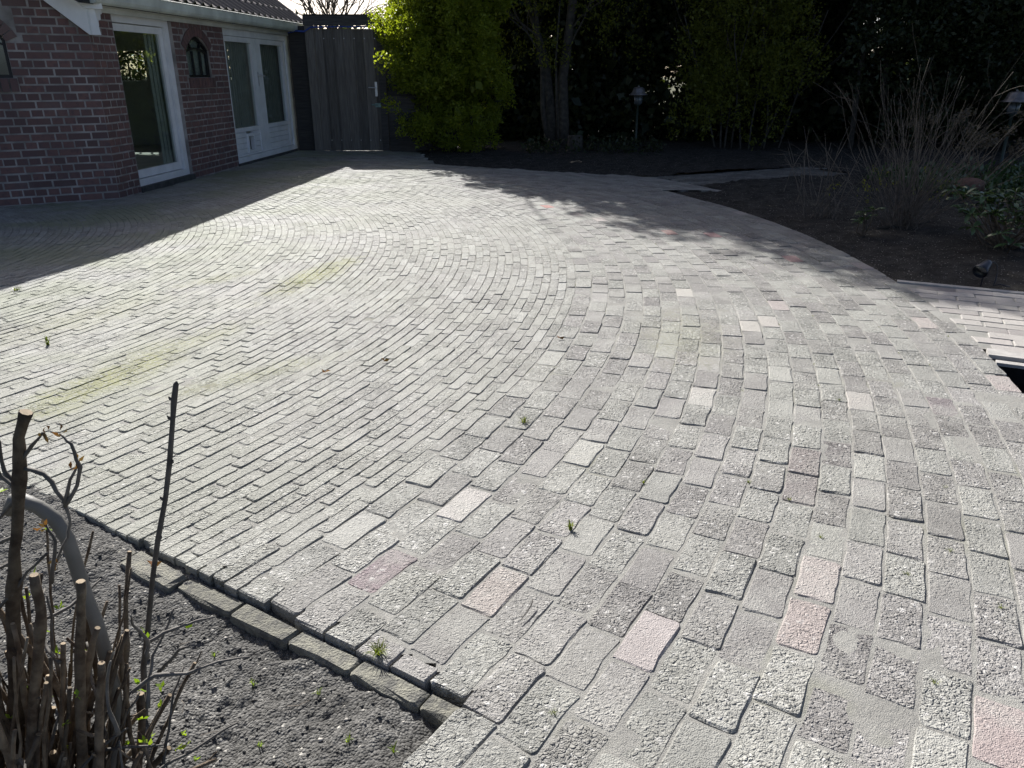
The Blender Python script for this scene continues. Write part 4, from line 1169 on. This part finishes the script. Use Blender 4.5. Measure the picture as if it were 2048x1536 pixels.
mb.build('trunk', M['bark'], tree, smooth=True)
mb = MB()
for p, d in (((.62, 15.5, 1.5), (-.6, -.3, .6)), ((.5, 15.5, 1.9), (-.7, -.5, .3)), ((1.05, 15.4, 2.0), (.5, -.4, .5)), ((.4, 15.5, 2.2), (-.3, -.5, .7)), ((1.1, 15.4, 2.6), (.2, -.5, .8)), ((.9, 15.4, 1.4), (.5, -.2, .9))):
    branch(mb, p, d, 1.5, .022, 2, .10, 4, .5, (2, 4))
mb.build('branch', M['bark'], tree)
foliage('crown', box_lumps(-1.2, 2.9, 14.7, 16.6, 3.0, 7.2, 34, .5, .8), 3600, 5, .09, .11, M['leaf_mid'], tree, .2)
foliage('low_sprays', [((rnd.uniform(-.1, 2.5), rnd.uniform(14.9, 15.9), rnd.uniform(1.5, 3.0)), (.28, .28, .2)) for _ in range(22)], 480, 5, .06, .06, M['leaf_mid'], tree, .2)

# bare crowned tree far behind the gate
bt = root('bare_tree', 'bare branched tree against the white sky behind the gate', 'tree', (-5.3, 25, 0))
mb = MB(); mb.tube([(-5.3, 25, -.3), (-5.3, 25, 1.2), (-5.25, 25, 2.4)], [.2, .17, .14], 8); mb.build('trunk', M['bark'], bt)
mb = MB()
for k in range(17): branch(mb, (-5.25 + rnd.uniform(-.12, .12), 25 + rnd.uniform(-.1, .1), rnd.uniform(1.8, 2.5)), (rnd.gauss(0, .75), rnd.gauss(0, .4), 1), 1.5, .035, 3, .10, 4, .45, (3, 4), .03)
mb.build('crown', M['twigpale'], bt)
fb = MB()
for x in np.arange(-16, -1.0, .9): fb.lathe((x, 27 + rnd.uniform(-.5, .5), 0), [(.5, -.3), (.75, .6), (.7, 1.6), (.4, 2.35 + rnd.uniform(-.2, .2)), (.05, 2.6)], 9)
P, d = shell([((x, 26.8, z), (.8, .7, .7)) for x in np.arange(-16, -1, .7) for z in (.6, 1.5, 2.1)], 4500, .6)
C, D, sz = sprigs(P, d, 3, .1, .16); V, F = leaf_mesh(C, D, sz, .6)
fh = np_mesh('far_hedge', V, F, M['leaf_dark']); tag(fh, 'low dark hedge in the distance behind the wooden gate', 'hedge')

# ------------------------------------------------------------------ garden lamps
def garden_lamp(x, y, label, s=1.0, zt=1.0):
    o = root('garden_lamp', label, 'garden lamp', (x, y, 0), 'garden lamps in the shaded beds')
    b = MB(); b.lathe((x, y, 0), [(.05, -.05), (.05, .03), (.022, .06), (.020, zt - .26), (.035, zt - .24), (.05, zt - .22)], 10); b.build('post', M['lampdark'], o, True)
    b = MB(); b.lathe((x, y, zt - .22), [(.062 * s, 0), (.075 * s, .02), (.082 * s, .17)], 14); b.build('glass', M['lampglass'], o, True)
    b = MB(); b.lathe((x, y, zt - .21), [(.022, 0), (.026, .02), (.026, .1), (.012, .13)], 8); b.build('bulb', M['bead'], o, True)
    b = MB(); b.lathe((x, y, zt - .055), [(.165 * s, -.012), (.168 * s, -.004), (.128 * s, .018), (.112 * s, .05), (.098 * s, .098), (.07 * s, .118), (.02, .122)], 20); h = b.build('hood', M['lampmetal'], o, True)
    b = MB(); b.lathe((x, y, zt + .068), [(.012, -.01), (.016, .008), (.010, .02), (.002, .024)], 8); b.build('finial', M['lampmetal'], h, True)
    for k in range(3):
        a = k * 2.094 + .4
        b = MB(); b.tube([(x + .07 * s * math.cos(a), y + .07 * s * math.sin(a), zt - .22), (x + .088 * s * math.cos(a), y + .088 * s * math.sin(a), zt - .05)], .006, 4); b.build('cage_bar', M['lampdark'], o)
garden_lamp(2.22, 14.5, 'garden lamp with dull metal hood standing between tree and yellow green bush', 1.0, 1.0)
garden_lamp(6.72, 11.0, 'garden lamp cut by the picture edge above the dried flower heads', 1.0, 1.0)

# stump
b = MB(); b.lathe((1.12, 14.35, -.02), [(.17, 0), (.145, .08), (.135, .27), (.125, .285), (.02, .29)], 11)
tag(b.build('tree_stump', M['bark'], None, True), 'low grey stump beside the forked tree trunks', 'stump')

# ------------------------------------------------------------------ bare twiggy bush in the right bed
bare = root('bare_bush', 'leafless fan of thin pale twigs growing from the right bed', 'bush', (3.50, 6.95, 0))
mb = MB()
for k in range(92):
    ang = rnd.uniform(-.95, .88) if rnd.random() < .7 else rnd.gauss(.05, .4); dep = rnd.gauss(0, .30)
    d = (math.sin(ang), dep, math.cos(ang) + .02)
    ln = rnd.uniform(.65, 1.35) * (1.1 if abs(ang - .1) < .55 else 1.0)
    p = (3.47 + rnd.gauss(0, .07), 6.93 + rnd.gauss(0, .07), -.02)
    P, rr = wander(p, d, ln, 7, .085, rnd.uniform(.0024, .0048), .0012, (0, 0, .02)); mb.tube(P, rr, 4, cap=False)
    for _ in range(rnd.randint(2, 5)):
        i = rnd.randint(2, 6); dd = (P[i] - P[i - 1]).normalized() + Vector((rnd.gauss(0, .45), rnd.gauss(0, .4), rnd.gauss(.05, .3)))
        Q, r2 = wander(P[i], dd, rnd.uniform(.15, .50), 5, .10, rr[i] * .6, .001); mb.tube(Q, r2, 3, cap=False)
for k in range(26):
    ang = rnd.uniform(-1.1, 1.1)
    P, rr = wander((3.05 + rnd.gauss(0, .12), 7.6 + rnd.gauss(0, .1), -.02), (math.sin(ang) * .7, rnd.gauss(0, .2), 1), rnd.uniform(.4, .95), 6, .07, .005, .0015); mb.tube(P, rr, 4, cap=False)
mb.build('twig', M['twigshade'], bare)
mb = MB()
for P in ([(3.47, 6.9, .02), (3.55, 6.82, .015), (3.66, 6.75, -.005), (3.80, 6.74, -.01), (3.9, 6.8, .02), (3.97, 6.86, .06)], [(3.46, 6.9, .02), (3.36, 6.9, .03), (3.22, 6.88, .01)], [(3.5, 6.92, .0), (3.6, 6.95, .03), (3.75, 7.0, .06)]):
    mb.tube(P, [.018, .015, .012, .010, .006, .003][:len(P)], 6)
mb.build('root_stem', M['bark'], bare)
P = np.array([(rnd.uniform(2.95, 4.0), rnd.uniform(6.9, 7.6), rnd.uniform(.18, .55)) for _ in range(20)])
C, D, sz = sprigs(P, np.zeros((20, 3)) + [0, 0, .5], 7, .025, .03, .5); V, F = leaf_mesh(C, D, sz, .5); np_mesh('young_leaves', V, F, M['leaf_mid'], bare)

# ------------------------------------------------------------------ rhododendron, small plants, dried flower heads
def rosette_plant(name, label, cat, base, heads, leaf, nleaf, mat, group=None):
    o = root(name, label, cat, base, group)
    mb = MB(); C, D, S_ = [], [], []
    for h in heads:
        h = Vector(h)
        m_ = (Vector(base) + h) / 2 + Vector((rnd.gauss(0, .03), rnd.gauss(0, .03), -.03))
        mb.tube([base, m_, h], [.008, .006, .004], 5)
        ax = (h - Vector(base)).normalized() * .5 + Vector((0, 0, .5))
        a0 = rnd.uniform(0, 6.28)
        for k in range(nleaf):
            a = a0 + k * 2.399; el = rnd.uniform(-.55, .45)
            d = Vector((math.cos(a) * math.cos(el), math.sin(a) * math.cos(el), math.sin(el))) + ax * .25
            C.append(h + d.normalized() * .008); D.append(d); S_.append(leaf * rnd.uniform(.65, 1.15))
    mb.build('stem', M['twig'], o)
    C = np.array(C); D = np.array(D); S_ = np.array(S_)
    D /= np.linalg.norm(D, axis=1, keepdims=True)
    side_ = np.cross(D, np.array([0, 0, 1.0]) + rng.normal(size=D.shape) * .25); side_ /= np.linalg.norm(side_, axis=1, keepdims=True)
    up_ = np.cross(side_, D); V = []; F = []
    for i in range(len(C)):
        b_ = len(V); l_, w_ = S_[i], S_[i] * .17
        for t_, ww, dz in ((0, .15, 0), (.3, .9, .01), (.6, 1, 0), (.85, .6, -.03), (1, .05, -.07)):
            c_ = C[i] + D[i] * l_ * t_ + up_[i] * dz * l_ * 2
            V += [c_ - side_[i] * w_ * ww + up_[i] * w_ * .3 * ww, c_, c_ + side_[i] * w_ * ww + up_[i] * w_ * .3 * ww]
        for k in range(4):
            q = b_ + 3 * k; F += [(q, q + 1, q + 4, q + 3), (q + 1, q + 2, q + 5, q + 4)]
    lf = np_mesh('leaves', np.array(V), np.array(F), mat, o, True)
    return o
heads = [(3.55 + .62 * rnd.random() ** 1.0 + rnd.gauss(0, .02), 5.75 + rnd.random() * .75, rnd.uniform(.20, .44)) for _ in range(44)]
heads += [(3.47, 5.85, .22), (3.50, 5.95, .30), (3.66, 5.65, .13), (3.60, 5.7, .20), (3.9, 5.7, .26), (4.05, 5.75, .30)]
rosette_plant('rhododendron', 'leafy rhododendron with long glossy leaves at the right bed edge', 'shrub', (3.86, 6.0, -.01), heads, .105, 9, M['leaf_gloss'])
rosette_plant('small_evergreen', 'small upright seedling with thin leaves beside the bare bush', 'plant', (3.02, 6.66, -.01),
              [(3.0, 6.64, .20), (3.04, 6.68, .15), (2.97, 6.65, .12), (3.06, 6.62, .22)], .085, 8, M['leaf_gloss'])
hy = root('dried_hydrangea', 'shrub with brown dried flower heads below the second lamp', 'shrub', (5.6, 9.6, 0))
mb = MB(); C = []
for k in range(16):
    hx, hy_, hz = 5.62 + rnd.gauss(0, .30), 9.6 + rnd.gauss(0, .22), rnd.uniform(.45, .92)
    mb.tube([(5.6 + rnd.gauss(0, .08), 9.6 + rnd.gauss(0, .08), -.02), (5.6 * .4 + hx * .6 + rnd.gauss(0, .02), 9.6 * .4 + hy_ * .6, hz * .6), (hx, hy_, hz)], [.006, .005, .003], 4)
    q = rng.normal(size=(70, 3)); q /= np.linalg.norm(q, axis=1, keepdims=True); q *= np.array([.085, .085, .06]) * rng.uniform(.6, 1.05, (70, 1)); C.append(q + [hx, hy_, hz])
mb.build('stem', M['twig'], hy)
C = np.concatenate(C); V, F = leaf_mesh(C, rng.normal(size=C.shape), np.full(len(C), .032), .8); np_mesh('flower_heads', V, F, M['drybloom'], hy)
P = np.array([(rnd.uniform(4.7, 7.4), rnd.uniform(8.6, 10.6), rnd.uniform(.02, .14)) for _ in range(700)])
C, D, sz = sprigs(P, np.zeros(P.shape) + [0, 0, .6], 6, .05, .06, .6); V, F = leaf_mesh(C, D, sz, .6)
tag(np_mesh('ground_cover', V, F, M['leaf_gloss']), 'low green ground cover leaves below the dried flower heads', 'ground cover', kind='stuff')
b = MB(); b.lathe((5.18, 8.95, -.02), [(.10, 0), (.16, .05), (.175, .12), (.15, .19), (.08, .225), (.01, .235)], 13)
b.v = [(x + .02 * math.sin(9 * y), y + .015 * math.sin(11 * z + 3 * x), z + .012 * math.sin(13 * x)) for x, y, z in b.v]
tag(b.build('rounded_stone', M['stonebrown'], None, True), 'rounded reddish brown stone behind the rhododendron', 'stone')
P = np.array([(rnd.uniform(0.2, 2.6), rnd.uniform(13.6, 14.6), rnd.uniform(.02, .16)) for _ in range(170)])
C, D, sz = sprigs(P, np.zeros(P.shape) + [0, 0, .5], 6, .05, .06, .5); V, F = leaf_mesh(C, D, sz, .5)
tag(np_mesh('undergrowth', V, F, M['leaf_dark']), 'low dark leaves growing around the stump and first lamp', 'undergrowth', kind='stuff')
sap = root('bare_sapling', 'thin bare sapling standing in the soil near the side path', 'sapling', (3.1, 8.55, 0))
mb = MB(); branch(mb, (3.1, 8.55, -.02), (.05, 0, 1), .42, .006, 2, .12, 4, .6, (2, 4)); mb.tube([(3.16, 9.2, -.02), (3.22, 9.2, .25), (3.30, 9.2, .42), (3.36, 9.2, .5)], [.005, .004, .003, .002], 4); mb.build('twig', M['twigpale'], sap)

# ------------------------------------------------------------------ garden spotlight with cable
sp_ = root('garden_spotlight', 'small black garden spotlight with looped cable at the bed edge', 'spotlight', (3.09, 4.99, 0))
ax = Vector((-.62, -.45, -.38)).normalized(); c = Vector((3.095, 4.98, .125))
def cone_tube(prof): 
    return [c + ax * a for a, r_ in prof], [r_ for a, r_ in prof]
b = MB(); P, rr = cone_tube([(-.05, .004), (-.045, .022), (-.02, .030), (.02, .036), (.055, .046), (.06, .046)]); b.tube(P, rr, 14); b.build('housing', M['plastic'], sp_, True)
b = MB(); P, rr = cone_tube([(.0605, .0430), (.062, .0425)]); b.tube(P, rr, 14); b.build('lens', M['glass'], sp_, True)
b = MB(); b.tube([c + ax * .052, c + ax * .066], .049, 14, cap=False); b.build('rim', M['plastic'], sp_, True)
b = MB(); b.tube([(3.105, 4.985, .10), (3.10, 4.985, .05), (3.098, 4.985, -.06)], [.007, .006, .004], 6); b.build('spike', M['plastic'], sp_)
b = MB(); b.tube([(3.125, 4.99, .135), (3.155, 5.0, .15), (3.185, 5.0, .125), (3.198, 5.0, .07), (3.19, 4.99, .02), (3.175, 4.97, -.005), (3.20, 4.955, .012), (3.24, 4.95, 0), (3.30, 4.98, -.015)], .0045, 6); b.build('cable', M['plastic'], sp_, True)
# ------------------------------------------------------------------ cut shrub in the near bed
shrub = root('pruned_shrub', 'pruned shrub of thick cut brown stems in the near corner', 'shrub', (-0.85, 1.08, -.09))
STEMS = [([(-0.987, 1.08, -0.133), (-0.933, 1.08, 0.09), (-0.884, 1.08, 0.295), (-0.848, 1.08, 0.464), (-0.819, 1.08, 0.567), (-0.793, 1.08, 0.656), (-0.775, 1.08, 0.722), (-0.761, 1.08, 0.776), (-0.744, 1.08, 0.818)], .0125),
         ([(-0.83, 1.05, -.12), (-0.801, 1.05, 0.039), (-0.768, 1.05, 0.221), (-0.741, 1.05, 0.362), (-0.718, 1.05, 0.455), (-0.700, 1.05, 0.53)], .0105),
         ([(-0.80, 1.03, -.12), (-0.757, 1.03, 0.063), (-0.71, 1.03, 0.299), (-0.691, 1.03, 0.38)], .0085),
         ([(-0.92, 1.02, -.12), (-0.889, 1.02, 0.012), (-0.838, 1.02, 0.223), (-0.789, 1.02, 0.389), (-0.759, 1.02, 0.492), (-0.755, 1.02, 0.564)], .0115)]
def stem_obj(P, r0, r1, name='stem', mat='twig', n=8, parent=None):
    k = len(P); P2 = []; rr = []
    for i, p in enumerate(P):
        P2.append((p[0] + rnd.gauss(0, .0012), p[1] + rnd.gauss(0, .0012), p[2])); rr.append((r0 + (r1 - r0) * i / (k - 1)) * rnd.uniform(.9, 1.12))
    b = MB()
    Q, qr = [P2[0]], [rr[0]]                      # knobbly bark: extra rings with swollen nodes
    for i in range(1, k):
        a, c_ = Vector(P2[i - 1]), Vector(P2[i])
        for t_ in (.33, .66, 1.0):
            Q.append(tuple(a.lerp(c_, t_) + Vector((rnd.gauss(0, .0007), rnd.gauss(0, .0007), 0)))); qr.append((rr[i - 1] + (rr[i] - rr[i - 1]) * t_) * (rnd.uniform(1.12, 1.3) if rnd.random() < .14 else rnd.uniform(.92, 1.05)))
    b.tube(Q, qr, n)
    o = b.build(name, M[mat], parent or shrub, True)
    if name == 'stem' and r1 > .0035:             # pale sawn end and a snag or two
        e, d_ = Vector(Q[-1]), (Vector(Q[-1]) - Vector(Q[-2])).normalized()
        c2 = MB(); c2.tube([e + d_ * .0002, e + d_ * .0012], qr[-1] * .86, 8); c2.build('cut_face', M['cutwood'], o)
        for _ in range(rnd.randint(0, 2)):
            i = rnd.randint(len(Q) // 3, len(Q) - 2); p_ = Vector(Q[i]); dd = Vector((rnd.gauss(0, 1), rnd.gauss(0, .6), rnd.uniform(.3, 1.1))).normalized()
            c2 = MB(); l_ = rnd.uniform(.012, .05); c2.tube([p_, p_ + dd * l_ * .5, p_ + dd * l_ + Vector((0, 0, l_ * .2))], [qr[i] * .5, qr[i] * .42, qr[i] * .35], 5); c2.build('snag', M[mat], o)
    return o
for P, r_ in STEMS: stem_obj(P, r_ * .95, r_ * .72)
# further stems, cut at different heights
cx, cy = -0.90, 1.02
for k in range(130):
    bx = cx + rnd.gauss(0, .085) + .02; by = cy + rnd.gauss(.02, .075)
    lean = Vector((rnd.gauss(.16, .26), rnd.gauss(.06, .18), 1)).normalized()
    h = rnd.uniform(.18, .60) if rnd.random() < .75 else rnd.uniform(.12, .25)
    r_ = rnd.choice([.0025, .003, .0035, .0045, .0055, .007])
    P, rr = wander((bx, by, -.12), lean, h + .1, 6, .06, r_, r_ * .8)
    if P[-1].z > .66 or (P[-1].x > -.70 and P[-1].z > .30) or (P[-1].x > -.62 and P[-1].z > .06): continue
    stem_obj([tuple(p) for p in P], r_, r_ * .78, n=7)
for k in range(46):
    bx = rnd.uniform(-1.06, -.84); by = rnd.uniform(.96, 1.10)
    P, rr = wander((bx, by, -.12), (rnd.gauss(.14, .10), rnd.gauss(.05, .1), 1), rnd.uniform(.28, .62), 6, .05, .004, .003)
    r_ = rnd.choice([.003, .004, .005, .0065]); stem_obj([tuple(p) for p in P], r_, r_ * .8, n=7)
# thin side shoots and the twigs at the top of the tall cut stem
shoots = [[(-.764, 1.08, .74), (-.742, 1.075, .765), (-.716, 1.07, .79)], [(-.770, 1.08, .722), (-.735, 1.075, .715), (-.712, 1.07, .67), (-.712, 1.07, .63), (-.722, 1.07, .60), (-.75, 1.07, .55)],
          [(-.712, 1.07, .66), (-.682, 1.065, .70), (-.668, 1.06, .735), (-.675, 1.06, .775), (-.686, 1.06, .79)], [(-.71, 1.07, .665), (-.69, 1.065, .71), (-.668, 1.06, .745)],
          [(-.785, 1.08, .69), (-.803, 1.085, .715), (-.802, 1.085, .765), (-.812, 1.09, .785)], [(-.785, 1.08, .68), (-.815, 1.09, .70), (-.825, 1.09, .73)], [(-.79, 1.08, .67), (-.83, 1.09, .63), (-.85, 1.09, .62)],
          [(-.805, 1.08, .60), (-.86, 1.1, .57), (-.90, 1.1, .60), (-.93, 1.1, .66)], [(-.82, 1.08, .55), (-.87, 1.1, .52), (-.92, 1.12, .55)], [(-.76, 1.06, .52), (-.735, 1.06, .60), (-.745, 1.06, .63)]]
for k in range(26):
    a = rnd.uniform(-.95, -.62); z = rnd.uniform(.0, .42); d = Vector((rnd.gauss(.35, .5), rnd.gauss(.1, .3), rnd.uniform(.1, .9)))
    P, rr = wander((a, rnd.uniform(.98, 1.16), z), d, rnd.uniform(.08, .22), 4, .16, .003, .002); shoots.append([tuple(p) for p in P])
for i_, P in enumerate(shoots):
    stem_obj(P, .0040, .0018, 'side_shoot', 'twigdark', 5)
    if i_ < 10:
        V, F = leaf_mesh(np.repeat(np.array(P[-1])[None], 5, 0) + rng.normal(size=(5, 3)) * .003, rng.normal(size=(5, 3)), np.full(5, .014), .4, .3); np_mesh('withered_bud', V, F, M['dryleaf'], shrub)
for P, r_ in (([(-.80, 1.12, -.09), (-.74, 1.14, -.01), (-.68, 1.15, .06)], .0085), ([(-.83, 1.10, .0), (-.795, 1.11, .10), (-.765, 1.12, .19)], .008), ([(-.78, 1.14, -.08), (-.70, 1.16, -.04), (-.60, 1.17, .01)], .005),
              ([(-.78, 1.18, -.08), (-.74, 1.185, .10), (-.735, 1.19, .16)], .0085), ([(-.70, 1.10, -.06), (-.62, 1.12, -.02), (-.54, 1.15, 0)], .004), ([(-.86, 1.2, -.08), (-.76, 1.22, .02), (-.70, 1.23, .12)], .006)):
    stem_obj(P, r_, r_ * .8, n=7)
# swollen buds and first leaves
for k in range(46):
    p = np.array([rnd.uniform(-.98, -.60), rnd.uniform(1.0, 1.2), rnd.uniform(-.02, .62)])
    if p[0] > -.75 and p[2] > .35: p[2] *= .4
    V, F = leaf_mesh(np.repeat(p[None], 3, 0), rng.normal(size=(3, 3)) + [0, 0, .5], np.array([.016, .013, .011]) * rnd.uniform(.7, 1.2), .6, .1)
    np_mesh('bud_leaf', V, F, M['leaf_bud'], shrub)
# smooth grey arching tube
b = MB(); P = [(-0.862, 1.15, 0.60), (-0.848, 1.15, 0.624), (-0.834, 1.15, 0.623), (-0.81, 1.15, 0.609), (-0.787, 1.15, 0.584), (-0.775, 1.15, 0.547), (-0.772, 1.15, 0.499), (-0.768, 1.15, 0.426), (-0.761, 1.15, 0.369), (-0.758, 1.15, 0.292), (-0.758, 1.15, 0.212), (-0.766, 1.15, 0.147), (-0.783, 1.15, 0.081), (-0.817, 1.15, -0.025), (-.85, 1.14, -.12)]
b.tube(P, [.0125] * 6 + [.0125, .012, .0125, .013, .0125, .013, .014, .015, .015], 12)
tag(b.build('bent_tube', M['tube'], None, True), 'smooth grey tube arching down among the pruned stems', 'tube')
# the single tall thin stick
b = MB(); P = [(-.86, 1.315, -.13), (-0.835, 1.32, -0.083), (-0.818, 1.324, -0.027), (-0.81, 1.328, 0.029), (-0.803, 1.332, 0.097), (-0.777, 1.336, 0.198), (-0.746, 1.34, 0.328), (-0.721, 1.344, 0.419), (-0.693, 1.348, 0.508), (-0.673, 1.352, 0.588), (-0.653, 1.356, 0.681), (-.645, 1.358, .72), (-0.637, 1.36, 0.752), (-.635, 1.36, .758)]
stick = root('tall_stick', 'single tall thin dark stem standing upright in the soil bed', 'stem', (-.84, 1.32, -.09))
b.tube(P, [.008, .0075, .0072, .0068, .0066, .0058, .0052, .0056, .0050, .0054, .0048, .0060, .0052, .0015], 9); b.build('stem', M['twigdark'], stick, True)
for i, (p, s) in enumerate(((P[7], 1), (P[8], -1), (P[9], 1), (P[10], -1), (P[6], 1), (P[11], -1))):
    b = MB(); p = Vector(p); q = p + Vector((.009 * s, -.002, .008)); b.tube([p, (p + q) / 2 + Vector((.002 * s, 0, -.001)), q], [.003, .0035, .001], 6); b.build('bud', M['twigdark'], stick)

# ------------------------------------------------------------------ crumbs, pebbles and litter on the near bed
def scatter_rocks(name, n, s0, s1, mat, label, cat, flat=.5):
    V = []; F = []
    oct_ = np.array([(1, 0, 0), (0, 1, 0), (-1, 0, 0), (0, -1, 0), (.5, .5, .75), (-.5, .5, .75), (-.5, -.5, .75), (.5, -.5, .75), (0, 0, -1)], float)
    of = [(0, 1, 4), (1, 5, 4), (1, 2, 5), (2, 6, 5), (2, 3, 6), (3, 7, 6), (3, 0, 7), (0, 4, 7), (4, 5, 6), (4, 6, 7), (8, 1, 0), (8, 2, 1), (8, 3, 2), (8, 0, 3)]
    k = 0
    while k < n:
        x, y = rnd.uniform(-1.9, 0.0), rnd.uniform(.9, 2.3)
        if not in_near_bed(np.array(x), np.array(y), -.09) or math.hypot(x - CEN[0], y - CEN[1]) > R_BED - .03: continue
        s = s0 + (s1 - s0) * rnd.random() ** 2.5
        z = float(soil_z(np.array(x), np.array(y)))
        o = oct_ * s * rng.uniform(.6, 1.3, oct_.shape) * [1, 1, flat] + [x, y, z + s * .2]
        b_ = len(V); V += list(o); F += [tuple(b_ + i for i in f) for f in of]; k += 1
    o = np_mesh(name, np.array(V), np.array(F), mat); tag(o, label, cat, kind='stuff')
scatter_rocks('soil_clods', 3600, .001, .0062, M['clod'], 'loose crumbs of dry soil lying on the near bed', 'soil')
scatter_rocks('pebbles', 90, .002, .007, M['pebble'], 'small pale pebbles scattered on the near bed', 'pebbles')
lm = MB()
for k in range(70):
    x, y = rnd.uniform(-1.6, -.1), rnd.uniform(1.0, 2.1)
    if not in_near_bed(np.array(x), np.array(y), -.1) or math.hypot(x - CEN[0], y - CEN[1]) > R_BED - .05: continue
    a = rnd.uniform(0, 6.28); l_ = rnd.uniform(.015, .06); z = float(soil_z(np.array(x), np.array(y))) + .006
    lm.tube([(x, y, z), (x + l_ * .5 * math.cos(a), y + l_ * .5 * math.sin(a), z + rnd.uniform(0, .008)), (x + l_ * math.cos(a + .3), y + l_ * math.sin(a + .3), z)], .0009, 3)
tag(lm.build('straw_litter', M['twigpale']), 'thin bits of straw and root lying on the near bed', 'litter', kind='stuff')

# ------------------------------------------------------------------ weeds in the joints
def tuft(mb_v, mb_f, x, y, z, n, h, sp):
    for _ in range(n):
        a = rnd.uniform(0, 6.28); l_ = h * rnd.uniform(.5, 1.1); o = sp * rnd.uniform(.2, 1)
        c, s = math.cos(a), math.sin(a); w_ = h * .045
        p0 = np.array([x + rnd.gauss(0, sp * .12), y + rnd.gauss(0, sp * .12), z]); p1 = p0 + [c * o * .45, s * o * .45, l_ * .7]; p2 = p0 + [c * o, s * o, l_ * rnd.uniform(.5, 1)]
        sd = np.array([-s, c, 0]) * w_; b_ = len(mb_v)
        mb_v += [p0 - sd, p0 + sd, p1 + sd * .8, p1 - sd * .8, p2]; mb_f += [(b_, b_ + 1, b_ + 2), (b_, b_ + 2, b_ + 3), (b_ + 3, b_ + 2, b_ + 4)]
TUFTS = [(.05, 2.82, 34, .030, .038, 'spiky grass tuft growing alone in the middle of the paving'), (.18, 2.04, 30, .034, .028, 'grass tuft above the pale pinkish paver nearest the middle'),
         (-.32, 1.49, 40, .030, .040, 'straggly dry grass tuft on the kerb bricks'), (-2.39, 3.77, 14, .06, .03, 'tall thin weed in the bricks near the mossy patch'),
         (-3.19, 4.85, 26, .035, .06, 'flat green weed at the edge of the house shadow'), (-1.41, 5.04, 22, .025, .06, 'dark green moss tuft between bricks at the far mossy streak')]
for x, y, n, h, s_, lab in TUFTS:
    V, F = [], []; tuft(V, F, x, y, -.004, n, h, s_)
    tag(np_mesh('grass_tuft', np.array(V), np.array(F), M['grass']), lab, 'grass tuft', 'grass tufts in the paving')
V, F = [], []
for x, y in [(.81, 2.33), (.93, 1.99), (1.28, 1.92), (.91, 2.21), (.45, 2.33), (1.4, 3.04), (1.46, 2.29), (1.1, 1.8), (1.28, 1.66), (.97, 1.39), (.09, 1.3)]:
    tuft(V, F, x, y, -.004, 18, .016, .018)
for k in range(420):
    kind_w = rnd.random() < .6
    r_ = R_WIDE + rnd.randint(0, 20) * P_W if kind_w else R_WIDE - rnd.randint(0, 70) * P_N
    a = rnd.uniform(-1.1, .75); x, y = CEN[0] + r_ * math.cos(a), CEN[1] + r_ * math.sin(a)
    if not bool(in_paving(np.array(x), np.array(y), .08)): continue
    if vnoise(x, y, .8, 91) < -.12: continue
    tuft(V, F, x, y, -.006, rnd.randint(4, 12), rnd.uniform(.006, .014), .014)
tag(np_mesh('joint_weeds', np.array(V), np.array(F), M['grass']), 'tiny green weeds and moss sprouting in the paving joints', 'weeds', kind='stuff')
# green sprouts on the near bed
V, F = [], []
for x, y in [(-.62, 1.45), (-.35, 1.25), (-.55, 1.27), (-.75, 1.55), (-.45, 1.40), (-.95, 1.62), (-.25, 1.22)]: tuft(V, F, x, y, float(soil_z(np.array(x), np.array(y))), 8, .022, .02)
tag(np_mesh('bed_sprouts', np.array(V), np.array(F), M['leaf_bud']), 'little green sprouts pushing through the near bed', 'sprouts', kind='stuff')
# litter on the paving
b = MB(); b.tube([(0.02, 1.60, .006), (.035, 1.625, .009), (.05, 1.655, .012), (.055, 1.675, .016)], [.001, .002, .0024, .0016], 5)
tag(b.build('fallen_twig', M['twigdark']), 'short dark twig lying on the pavers near the kerb', 'twig')
for x, y, lab in ((-.87, 3.35, 'curled brown leaf on the bricks in the middle left'), (-.62, 3.50, 'flat reddish leaf on the bricks near the centre'), (.25, 3.85, 'small red leaf where bricks meet the wide pavers'), (-1.02, 1.83, 'orange dry leaf caught on the kerb bricks')):
    V, F = leaf_mesh(np.array([[x, y, .008], [x + .006, y, .010]]), np.array([[.8, .5, .15], [-.6, .4, .3]]), np.array([.032, .026]), .55, .25)
    tag(np_mesh('dry_leaf', V, F, M['dryleaf']), lab, 'leaf', 'dry leaves')
